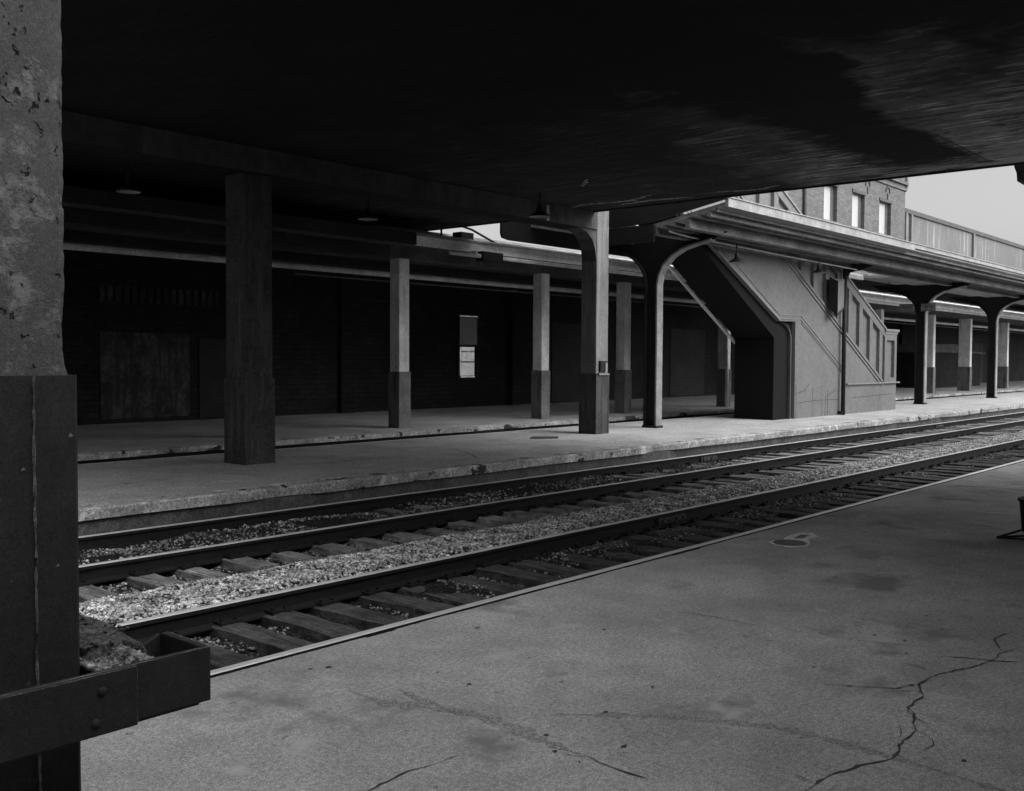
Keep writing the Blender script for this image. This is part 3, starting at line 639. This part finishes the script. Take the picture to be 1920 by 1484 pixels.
g = MB(O); g.prism([(10.99, 5.20), (13.0, 4.84), (13.9, 4.80), (14.5, 4.84), (16.62, 5.20), (16.62, 6.3), (10.99, 6.3)], 19.70, 19.775, 'x'); g.prism([(12.85, 4.4), (14.6, 4.4), (14.6, 4.79), (12.85, 4.79)], 19.72, 19.77, 'x'); g.build('end_panel', 'steel_dark', cy)
# curved steel posts
def curved_post(x, label, span=2.05):
    p = thing('curved_post', (x, 13.9, 0), label, 'post', 'curved posts of the middle platform')
    right = [(-.17, 3.15), (-.17, 3.55), (-.22, 3.8), (-.34, 4.02), (-.55, 4.22), (-.85, 4.38), (-1.25, 4.48), (-1.65, 4.55), (-span, 4.72)]
    g = MB(); g.box(-.02, .02, -.15, .17, 0, 3.2)
    poly = right + [(span, 4.72)] + [(-q[0], q[1]) for q in right[::-1][1:]]
    g.prism(poly, -.02, .02, 'x')
    g.build('web', 'post', p)
    for s_, nm in ((-1, 'flange'), (1, 'flange')):
        g = MB(); pts = [(-.17, 0)] + right[:-1]
        for q0, q1 in zip(pts[:-1], pts[1:]):
            if s_ == 1: q0, q1 = (-q0[0], q0[1]), (-q1[0], q1[1])
            dx, dz = q1[0]-q0[0], q1[1]-q0[1]; l = math.hypot(dx, dz); nx, nz = -dz/l*.022, dx/l*.022
            g.prism([(q0[0]-nx, q0[1]-nz), (q1[0]-nx, q1[1]-nz), (q1[0]+nx, q1[1]+nz), (q0[0]+nx, q0[1]+nz)], -.13, .13, 'x')
        g.build(nm, 'flange' if s_ == -1 else 'post', p)  # near flange painted paler to look lit, the rest near black
    g = MB(); g.box(-.15, .15, -.215, .215, -.02, .06); g.build('base_plate', 'post', p)
    return p
p1 = curved_post(21.35, 'curved steel post standing between the niche column and the staircase')
p3 = dup(p1, (40.5, 13.95, 0), 'curved steel post carrying two small sign boards, right of the staircase')
dup(p1, (49.9, 13.95, 0), 'rightmost curved steel post in view on the middle platform')
dup(p1, (59.2, 13.95, 0), 'curved steel post beyond the right border of the view')
for y0_, lab in ((13.38, 'small worn sign board on the right side of the curved post'), (14.22, 'small worn sign board on the left side of the curved post')):
    sb = thing('sign_board', (40.38, y0_, 3.78), lab, 'sign')
    g = MB(); g.box(-.03, .03, 0, .56, -.14, .16); g.build('board', 'sign', sb, bevel=.006)
    g = MB(); rg = random.Random(5)
    g.box(-.036, -.031, .03, .53, .135, .15); g.box(-.036, -.031, .03, .53, -.13, -.115)
    g.build('border', 'trim_dark', sb)
    g = MB()
    for k in range(6): g.box(-.035, -.031, .08+.07*k, .08+.07*k+.045, -.03+.01*(k % 3), .06-.012*(k % 2))
    g.build('worn_lettering', 'trim_dark', sb)
# dark cross bracket over the post inside the staircase
g = MB(); g.prism([(13.03, 4.15), (12.9, 4.45), (12.5, 4.52), (11.9, 4.70), (12.84, 4.73), (13.03, 4.73)], 30.9, 31.0, 'x')
tag(g.build('canopy_bracket', 'steel_dark'), 'dark triangular bracket under the canopy above the staircase wall', 'bracket')

# ------------------------------------------------------------------ staircase
st = thing('enclosed_staircase', (31.5, 13.75, 0), 'grey panelled staircase enclosure rising from the middle platform to the deck', 'staircase')
O = (31.5, 13.75, 0)
zr = lambda x: 2.73 + .47*(34.38-x)           # hand rail top
zs = lambda x: .97 + .50*(34.18-x)            # stringer line
VF = 13.05; XL = 17.9
g = MB(O)
skin = [(27.52, 0), (27.5, 2.82), (26.5, 2.80), (22.97, 4.46), (XL, 4.46+.473*(22.97-XL)), (XL, zs(XL)), (34.18, zs(34.18)), (35.45, zs(34.18)), (35.45, 0)]
g.prism(skin, VF, VF+.12, 'y'); g.build('front_wall', 'stair', st)
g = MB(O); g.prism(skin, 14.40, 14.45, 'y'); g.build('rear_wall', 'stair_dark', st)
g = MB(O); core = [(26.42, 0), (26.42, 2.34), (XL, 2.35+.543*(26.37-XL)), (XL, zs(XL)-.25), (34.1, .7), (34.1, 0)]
g.prism(core, VF+.125, 14.395, 'y'); g.build('dark_soffit', 'stair_dark', st)  # shade of the stair's underside and end painted in as black
g = MB(O); arc = [(27.35, 0), (27.35, 2.3)] + [(27.35-.55*(1-math.cos(t)), 2.3+.45*math.sin(t)) for t in [i*math.pi/10 for i in range(1, 6)]]
arc2 = [(x-.05, z) for x, z in arc[::-1]]
g.prism(arc+arc2, VF+.04, VF+.118, 'y'); g.build('highlight_rib', 'trim_dark', st)  # paler strip draws the highlight along the rounded edge
g = MB(O)
g.prism([(XL, zs(XL)), (34.2, zs(34.2)), (34.35, zs(34.2)), (35.45, zs(34.2)), (35.45, 2.68), (34.38, 2.68), (XL, zr(XL))], VF+.10, VF+.14, 'y'); g.build('recessed_panels', 'stair', st)
g = MB(O); g.prism([(XL, zs(XL)), (34.2, zs(34.2)), (35.45, zs(34.2)), (35.45, 2.68), (34.38, 2.68), (XL, zr(XL))], 14.38, 14.42, 'y'); g.build('rear_balustrade', 'stair', st)
# vertical stiles between panels
g = MB(O); x = 34.05; k = 0
while x > XL+.3:
    g.prism([(x-.16, zs(x-.16)-.02), (x+.10, zs(x+.10)-.02), (x+.10, zr(x+.10)-.02), (x-.16, zr(x-.16)-.02)], VF-.002, VF+.105, 'y'); x -= .87
g.build('stiles', 'stair', st)
g = MB(O); g.strip((XL, zr(XL)-.10), (34.42, zr(34.42)-.10), .26, VF-.012, VF+.11); g.build('hand_rail', 'stair', st)
g = MB(O); g.strip((XL, zr(XL)+.05), (34.42, zr(34.42)+.05), .06, VF-.05, VF+.15); g.build('rail_cap', 'stair_trim', st)
g = MB(O); g.strip((XL, zs(XL)+.06), (34.25, zs(34.25)+.06), .10, VF-.006, VF+.108); g.build('stringer', 'stair', st)
for d, nm in ((0.0, 'moulding'), (-.14, 'moulding')):
    g = MB(O); g.strip((XL, zs(XL)+d), (34.2+d*.3, zs(34.2+d*.3)+d), .028, VF-.034, VF-.0122); g.build(nm, 'stair_trim', st)
# newel
g = MB(O); g.box(34.36, 34.56, VF-.004, VF+.106, zs(34.2), 2.68); g.box(35.25, 35.45, VF-.004, VF+.106, zs(34.2), 2.68)
g.box(34.56, 35.25, VF-.004, VF+.106, 2.40, 2.68); g.box(34.56, 35.25, VF-.004, VF+.106, zs(34.2), 1.12); g.build('newel_frame', 'stair', st)
g = MB(O); g.box(34.3, 35.53, VF-.07, VF+.2, 2.70, 2.78); g.box(34.34, 35.49, VF-.03, VF+.16, 2.62, 2.698); g.build('newel_cap', 'stair_trim', st)
g = MB(O); g.box(31.15, 35.6, VF-.08, VF-.001, .93, .975); g.build('ledge', 'stair_trim', st)
# mouldings of the lower wall
for dz in (0, -.11):
    pts = [(XL, 4.46+.473*(22.97-XL)+.33+dz), (26.46, 2.98+dz), (27.82, 3.0+dz), (34.0 if dz else 34.0, 3.0-.5*6.18+dz)]
    pts[-1] = (31.0, 3.0-.5*3.18+dz)
    for p, q in zip(pts[:-1], pts[1:]):
        g = MB(O); g.strip(p, q, .024, VF-.02, VF-.001); g.build('moulding', 'stair_trim', st)
g = MB(O); g.strip((27.86, 2.8), (31.0, 2.8-.5*3.14), .024, VF-.02, VF-.001); g.build('moulding', 'stair_trim', st)
g = MB(O); g.strip((22.97, 4.49), (26.5, 2.84), .07, VF-.025, VF-.0015); g.build('edge_trim', 'stair_trim', st)
g = MB(O); g.strip((22.4, 4.47), (26.6, 2.20), .06, 14.46, 14.53); g.build('soffit_trim', 'pipe', st)
for k in range(3):
    g = MB(O); g.box(27.6+1.1*k, 27.62+1.1*k, VF-.004, VF-.001, .02, 1.0-.1*k); g.build('stain', 'guard', st)
for pth, s_ in (([(27.55, .72), (28.2, .82), (28.5, 1.0)], 1), ([(27.7, .45), (29, .5), (30.6, .48)], 2), ([(29.6, .02), (29.65, .6), (30.3, .75)], 3), ([(33.9, .02), (33.95, .6)], 4), ([(31.5, .5), (33.2, .53), (35.2, .56)], 5)):
    for p, q in zip(pth[:-1], pth[1:]):
        g = MB(O); g.strip(p, q, .014, VF-.003, VF-.0008); g.build('plaster_crack', 'post', st)
# downspout of dark pipe and the wedge-shaped box on it
g = MB(); g.tube([(30.65, 12.92, 0.0), (30.65, 12.92, 4.55)], .065, 12); g.box(30.52, 30.78, 12.9, 13.03, .02, .12)
tag(g.build('downspout', 'steel_dark'), 'black vertical pipe in front of the staircase wall', 'pipe')
wb = thing('wedge_box', (30.2, 12.75, 3.1), 'tall wedge-shaped box with pointed foot hung before the staircase wall', 'box')
z0, z1 = 3.1, 4.05
A, B, C, D = (29.50, 12.92), (29.54, 12.68), (30.46, 12.86), (30.46, 13.03)
g = MB((30.2, 12.75, 3.1)); g.add([(*A, z0+.22), (*B, z0), (*C, z0+.26), (*D, z0+.26), (*A, z1+.14), (*B, z1), (*C, z1+.16), (*D, z1+.16)],
      [(1, 2, 6, 5), (2, 3, 7, 6), (3, 0, 4, 7), (0, 3, 2, 1), (4, 5, 6, 7)]); g.build('body', ['stair'], wb)
g = MB((30.2, 12.75, 3.1)); g.add([(A[0]-.01, A[1], z0+.18), (B[0]-.01, B[1]-.02, z0-.06), (B[0]-.01, B[1]-.02, z1+.03), (A[0]-.01, A[1], z1+.18)], [(0, 1, 2, 3)]); g.build('shaded_face', 'steel_dark', wb)  # shade of the left side painted on as a black sheet
g = MB((30.2, 12.75, 3.1)); g.add([(B[0], B[1]-.012, z0-.06), (C[0]+.02, C[1]-.012, z0+.20), (C[0]+.02, C[1]-.012, z0+.27), (B[0], B[1]-.012, z0+.02)], [(0, 1, 2, 3)]); g.build('dark_rim', 'steel_dark', wb)

# pendant lamps
def lamp(x, y, z, label, drop=.35):
    l = thing('pendant_lamp', (x, y, z), label, 'lamp', 'shaded pendant lamps')
    g = MB(); g.lathe([(.045, .22), (.05, .12), (.08, .09), (.16, .04), (.20, -.01), (.195, -.012), (.15, .03), (.05, .08), (.0001, .09)], (0, 0, 0), 24); g.build('shade', 'enamel', l)
    g = MB(); g.lathe([(.188, -.008), (.145, .026), (.05, .075)], (0, 0, 0), 24); g.build('inner_reflector', 'white_in', l)
    g = MB(); g.tube([(0, 0, .2), (0, 0, drop)], .016, 6); g.build('stem', 'enamel', l)
    return l
l1 = lamp(23.05, 12.55, 4.16, 'black shaded lamp hanging before the upper staircase wall, left one', .44)
dup(l1, (27.9, 12.55, 4.22), 'black shaded lamp hanging beside the wedge-shaped box')
dup(l1, (39.6, 14.9, 4.36), 'black shaded lamp hanging left of the post with sign boards')
for x, y, lb in ((8.2, 15.2, 'pendant lamp catching faint light at the far left under the deck'), (12.7, 14.65, 'pendant lamp under the deck left of the sky gap'), (14.45, 11.9, 'pendant lamp under the deck near the pale-stained beam')):
    q = dup(l1, (x, y, 4.32), lb); 
dup(l1, (25.3, 22.0, 3.95), 'pendant lamp over the far platform above the small lit window')

# ------------------------------------------------------------------ far wall under the canopy
fw = thing('rear_wall', (0, 24.6, 0), 'long dark sooty brick wall at the back of the far platform', 'wall')
O = (0, 24.6, 0)
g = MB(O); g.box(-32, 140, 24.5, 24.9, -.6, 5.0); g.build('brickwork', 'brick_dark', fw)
g = MB(O); g.box(12.4, 14.9, 24.46, 24.498, .12, 2.25); g.box(12.4, 14.9, 24.44, 24.497, 2.25, 2.32); g.build('boarded_panel', 'door', fw)
g = MB(O); g.box(15.2, 16.7, 24.46, 24.498, .05, 2.2); g.build('door', 'door2', fw)
g = MB(O)
for k in range(16): g.box(12.4+.22*k, 12.52+.22*k, 24.45, 24.498, 3.1, 3.5)
g.build('louvre', 'door', fw)
for x in (30.5, 39, 48, 58, 70, 82):
    g = MB(O); g.box(x, x+3.0, 24.47, 24.498, .05, 3.1); g.build('door', 'door2', fw)
for x in (-2, 10.8, 20, 28, 37, 46, 55, 67, 79): 
    g = MB(O); g.box(x, x+.5, 24.3, 24.499, 0, 4.39); g.build('pilaster', 'brick_dark', fw)
# the two-sash window with a light blind
wn = MB(O); wn.box(25.28, 25.36, 24.44, 24.498, 1.02, 3.24); wn.box(26.26, 26.34, 24.44, 24.498, 1.02, 3.24); wn.box(25.36, 26.26, 24.44, 24.498, 3.16, 3.24)
wn.box(25.36, 26.26, 24.44, 24.498, 2.10, 2.18); wnd = wn.build('window', 'door2', fw)
g = MB(O); g.box(25.36, 26.26, 24.46, 24.49, 2.18, 3.16); g.build('pane', 'lit_high', wnd)
g = MB(O); g.box(25.42, 26.12, 24.46, 24.49, 1.10, 2.10); g.build('blind', 'lit_low', wnd)
g = MB(O); g.box(25.36, 26.26, 24.43, 24.455, 3.165, 3.19); g.box(25.42, 26.12, 24.43, 24.455, 1.04, 1.08); g.build('sill', 'lit_low', wnd)
g = MB(O); g.box(25.42, 26.12, 24.44, 24.456, 1.56, 1.60); g.box(25.42, 26.12, 24.44, 24.456, 1.92, 1.95); g.build('sash_bar', 'door2', wnd)
# low brick shed beyond
sh = thing('brick_shed', (70, 22, 0), 'low dark brick shed with a pale sloping roof behind the far columns', 'shed')
g = MB((70, 22, 0)); g.box(64.5, 74.5, 21.6, 24.2, 0, 2.3); g.build('walls', 'brick_dark', sh)
g = MB((70, 22, 0)); g.prism([(64.2, 2.75), (68.5, 2.8), (71.5, 2.35), (75, 2.3), (75, 2.2), (71.4, 2.24), (64.2, 2.24)], 21.4, 24.3, 'y'); g.build('roof', 'girder_rear', sh)

# ------------------------------------------------------------------ tall brick building beyond and its lower wing
bd = thing('brick_building', (60, 30, 0), 'tall grey brick building with three sash windows rising behind the canopies', 'building')
O = (60, 30, 0)
wins = [(67.35, 69.55), (72.2, 74.5), (77.35, 79.75)]
zw0, zw1 = 11.45, 13.98
g = MB(O); TOPZ = 19.5; X_0, X_1 = 59.6, 82.75
xs = [X_0]; 
for w0, w1 in wins: xs += [w0, w1]
xs.append(X_1)
for i in range(0, len(xs), 2): g.box(xs[i], xs[i+1], 30, 30.5, -.6, TOPZ)
for w0, w1 in wins: g.box(w0, w1, 30.001, 30.5, -.6, zw0); g.box(w0, w1, 30.001, 30.5, zw1, TOPZ)
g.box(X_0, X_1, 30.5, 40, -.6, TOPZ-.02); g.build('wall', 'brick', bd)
for w0, w1 in wins:
    g = MB(O); g.box(w0, w0+.08, 30.28, 30.4, zw0, zw1); g.box(w1-.08, w1, 30.28, 30.4, zw0, zw1); g.box(w0+.08, w1-.08, 30.28, 30.4, zw1-.1, zw1)
    wd_ = g.build('window', 'stone_trim', bd)
    g = MB(O); g.box(w0+.08, w1-.5, 30.30, 30.36, zw0, zw1-.1); g.build('pane', 'pane', wd_)
    g = MB(O); g.box(w1-.5, w1-.08, 30.29, 30.37, zw0, zw1-.1); g.build('side_frame', 'trim_dark', wd_)
    g = MB(O); g.box(w0-.12, w1+.1, 29.85, 30.2, zw0-.14, zw0-.002); g.build('sill', 'stone_trim', wd_)
    g = MB(O); g.box(w0-.08, w1+.12, 29.93, 29.999, zw1+.002, zw1+.22); g.build('lintel', 'trim_dark', wd_)
for z, d in ((15.35, .12), (15.8, .2), (16.6, .12)):
    g = MB(O); g.box(X_0-.05, X_1+d, 30-d, 29.998, z, z+.22); g.build('string_course', 'brick', bd)
g = MB(O); g.prism([(82.74, 15.3), (83.1, 15.7), (83.15, 16.3), (82.8, 16.8), (82.8, TOPZ), (82.74, TOPZ)], 29.9, 40, 'y'); g.build('corbel', 'brick', bd)
for x in (69.8, 75.0, 79.0):
    g = MB(O)
    for k in range(7):
        t = k*math.pi/6; g.box(x+.38*math.cos(t)-.09, x+.38*math.cos(t)+.09, 29.93, 29.997, 14.85+.35*math.sin(t)-.08, 14.85+.35*math.sin(t)+.08)
    g.box(x-.12, x+.12, 29.93, 29.996, 14.2, 14.7)
    g.build('arched_ornament', 'trim_dark', bd)
g = MB(O); g.box(60.6, 61.5, 29.8, 29.997, 0, TOPZ); g.build('pilaster', 'stone_trim', bd)
g = MB(); g.tube([(64.1, 29.85, 0), (64.1, 29.85, 19)], .13, 8)
tag(g.build('drainpipe', 'trim_dark'), 'dark drainpipe running down the brick building left of its windows', 'pipe')
lw = thing('parapet_wall', (100, 30, 0), 'long lower wall with white streaks and dark coping right of the brick building', 'wall')
O = (100, 30, 0)
g = MB(O); g.box(82.76, 190, 30.3, 31, -.6, 13.75); g.build('wall_face', 'stucco', lw)
g = MB(O); g.box(83.2, 190, 30.15, 31.1, 13.75, 14.1); g.build('coping', 'trim_dark', lw)
for x in (83.4, 84.6, 101, 124, 150): 
    g = MB(O); g.box(x, x+.35, 30.1, 30.298, 0, 13.74); g.build('pilaster', 'stone_trim', lw)

# ------------------------------------------------------------------ near canopy corner at the right border
nc = thing('near_canopy', (22, 3.5, 5.2), 'dark end of the near platform canopy peeping in at the right border', 'canopy')
O = (22, 3.5, 5.2)
g = MB(O); g.prism([(19.35, 5.26), (19.35, 5.12), (19.5, 5.04), (19.55, 4.9), (20.3, 4.88), (45, 4.88), (45, 5.26)], 1.4, 5.12, 'y'); g.build('roof_slab', 'beam', nc)
g = MB(O); g.box(19.2, 45, 1.35, 5.2, 5.262, 5.30); g.build('roof_edge', 'beam', nc)
for i, x in enumerate((27.5, 37)):
    o = thing('near_canopy_post', (x, 2.6, 0), ('first', 'second')[i]+' steel post of the near canopy outside the right border', 'post')
    g = MB(); g.box(-.15, .15, -.2, .2, 0, 4.88); g.build('shaft', 'post', o)
# unseen wall added behind the near platform to limit the light
g = MB(); g.box(-34, 75, -9.6, -9, -.6, 5.0)
tag(g.build('blocking_wall', 'brick_dark'), 'unseen brick wall added behind the camera to block light', 'wall')

# ------------------------------------------------------------------ litter bin at the right border
bn = thing('litter_bin', (10.53, 2.455, 0), 'dark round litter bin on a low stand at the right border', 'bin')
O = (0, 0, 0)
g = MB(); g.lathe([(.0001, .08), (.185, .08), (.21, .36), (.225, .37), (.225, .395), (.20, .395), (.18, .12), (.0001, .12)], (0, 0, 0), 28); g.build('drum', 'steel_dark', bn)
g = MB(); g.tube([(-.12, -.1, .02), (-.17, .36, .012), (.12, .12, .02)], .011, 6); g.tube([(-.17, .36, .012), (-.05, .15, .1)], .011, 6); g.build('stand', 'steel_dark', bn)

# ------------------------------------------------------------------ near pillar with its bumper frame
np2 = thing('near_pillar', (1.13, 3.21, 0), 'pitted concrete pillar with dark steel foot in the left foreground', 'column')
g = MB()
# shaft: front face finely meshed so the right arris is chipped
xr, yf = .255, -.28; GZ = 1.645
nz = 230; vs = []; fs = []; cols_ = [-.29, -.1, .1, .2, .235, .255]
for i in range(nz+1):
    z = GZ + (DK-GZ)*i/nz
    ch = max(0, mn.noise(Vector((z*3.1, 0, 1))) - .15)*.014 + max(0, mn.noise(Vector((z*16, 0, 4))))*.010 + max(0, mn.noise(Vector((z*45, 3, 4))))*.004
    fl = .008*max(0, 1-(z-GZ)/.05)**2
    for j, x in enumerate(cols_):
        e = (j == len(cols_)-1)
        vs.append((x-(ch if e else ch*.3 if j == len(cols_)-2 else 0)+(fl if e else 0), yf+(.012+ch*.6 if e else 0), z))
    vs.append((xr-ch*.4+fl, yf+.04+ch, z)); vs.append((xr+fl, .28, z)); vs.append((-.29, .28, z))
w_ = len(cols_)+3
for i in range(nz):
    for j in range(w_): fs.append((i*w_+j, i*w_+(j+1) % w_, (i+1)*w_+(j+1) % w_, (i+1)*w_+j))
g.add(vs, fs, smooth=False); g.build('shaft', 'pits', np2)
g = MB(); g.tube([(.262, -.1, GZ), (.262, -.1, GZ+.62), (.24, -.06, GZ+.7)], .022, 8); g.build('conduit', 'column_dark', np2)
g = MB(); g.prism([(-.31, -.295), (.27, -.295), (.288, -.27), (.288, .30), (-.31, .30)], 0, GZ, 'z'); g.build('steel_foot', 'nearguard', np2)
g = MB(); rg = random.Random(2); n = 60
pv = []
for i in range(n+1):
    z = GZ*i/n; x = .150+rg.uniform(-.0018, .0018) + (.012 if z < .8 else 0)*(1-z/.8)
    ww = .0035*rg.uniform(.5, 1.6)
    pv += [(x-ww, -.2965, z), (x, -.303, z), (x+ww, -.2965, z)]
g.add(pv, [(3*i+k, 3*i+k+1, 3*i+4+k, 3*i+3+k) for i in range(n) for k in (0, 1) if rg.random() < .96]); g.build('worn_seam', 'ridge', np2)
for k in range(4):
    g = MB(); x, z = rg.uniform(0, .26), rg.uniform(.9, 1.6)
    g.add([(x, -.2965, z), (x+.012*rg.random()+.004, -.298, z+.004), (x+.006, -.2965, z+.012*rg.random()+.004)], [(0, 1, 2)]); g.build('paint_chip', 'ridge', np2)

bf = thing('bumper_frame', (1.5, 2.9, .7), 'dark riveted steel bumper frame wrapped round the foot of the near pillar', 'bumper')
O = (1.5, 2.9, .7)
zt, zb = .785, .612
g = MB(O); g.box(.55, 1.775, 2.80, 2.825, zb, zt); g.build('front_plate', 'nearguard', bf, bevel=.006)
g = MB(O); g.box(.55, 1.515, 2.778, 2.7985, zb-.004, zt+.002); g.build('lap_plate', 'nearguard', bf, bevel=.005)
g = MB(O); g.prism([(2.826, zb), (2.826, zt), (3.06, zt), (3.085, zt-.02), (3.085, zb)], 1.752, 1.775, 'x'); g.build('end_plate', 'nearguard', bf, bevel=.005)
g = MB(O); g.prism([(1.751, zt-.004), (1.70, zt-.03), (1.67, zt-.07), (1.67, zb-.02), (1.751, zb-.02)], 3.062, 3.082, 'y'); g.build('back_plate', 'nearguard', bf)
def wornline(pts, seed, wd=.0022):
    rg = random.Random(seed); P = []
    for p, q in zip(pts[:-1], pts[1:]):
        for k in range(16): P.append(tuple(p[i]+(q[i]-p[i])*k/16+rg.uniform(-.0006, .0006) for i in range(3)))
    P.append(pts[-1]); g = MB(O); g.tube(P, [wd*rg.uniform(.3, 1.2) for _ in P], 5); g.build('worn_edge', 'ridge', bf)
wornline([(.6, 2.801, zt), (1.2, 2.801, zt), (1.774, 2.801, zt)], 1); wornline([(1.772, 2.80, zt), (1.772, 3.05, zt), (1.772, 3.08, zt-.012)], 2, .003)
wornline([(.6, 2.779, zt+.001), (1.1, 2.779, zt+.001), (1.51, 2.779, zt+.001)], 3, .0015); wornline([(1.514, 2.779, zt), (1.514, 2.779, zb)], 4, .0012)
g = MB(O); g.prism([(1.448, 2.83), (1.75, 2.83), (1.75, 3.06), (1.448, 3.06)], zb-.015, zb, 'z'); g.build('floor_plate', 'nearguard', bf)
g = MB(O)
for i, (x, z) in enumerate(((1.405, zt-.05), (1.385, zb+.035), (.9, zt-.06))):
    n = 6; g.tube([(x, 2.7785, z), (x, 2.772, z)], [.016, .009], 8)
g.build('bolt_head', 'nearguard', bf)
# broken concrete block filling the frame beside the pillar
rg = random.Random(6)
out_ = [(1.425, 3.02), (1.425, 3.56), (1.655, 3.5), (1.675, 3.38), (1.695, 3.25), (1.675, 3.17), (1.68, 3.12), (1.70, 3.05), (1.66, 3.01), (1.61, 3.03), (1.55, 2.99)]
n = len(out_); c_ = (1.53, 3.2); rings = []; O3 = (1.55, 3.2, .6)
for f_, z_ in ((.97, .625), (1.0, .70), (.985, .775), (.93, .802), (.6, .806), (.25, .80)):
    rings.append([(c_[0]+(p[0]-c_[0])*f_+rg.uniform(-.006, .006), c_[1]+(p[1]-c_[1])*f_+rg.uniform(-.006, .006), z_+rg.uniform(-.006, .006)-(.05*max(0, (p[0]-1.64)/.06)*max(0, 1-(p[1]-3.0)/.3) if z_ > .7 else 0)) for p in out_])
vs = [p for r in rings for p in r]; fs = [(i*n+k, i*n+(k+1) % n, (i+1)*n+(k+1) % n, (i+1)*n+k) for i in range(5) for k in range(n)] + [tuple(5*n+k for k in range(n))]
g = MB(O3); g.add(vs, fs); cb = g.build('concrete_lump', 'lump'); tag(cb, 'rough broken concrete lump wedged behind the bumper frame beside the pillar', 'concrete lump')
rg = np.random.default_rng(8)
def bz(x, y): return zt-.018+.012*math.sin(x*37)
ro = rocks('gravel_in_frame', 1300, (1.43, 1.60), (2.83, 3.03), bz, .006, .013, 'stone_dark', 'dark gravel lying inside the bumper frame beside the pillar', 9)
rocks('rubble_on_lump', 260, (1.45, 1.68), (3.0, 3.45), lambda x, y: .803, .003, .012, 'lump', 'crumbs of broken concrete lying on the lump beside the pillar', 10, lambda x, y, r: mn.noise(Vector((x*14, y*14, 0))) > .05)
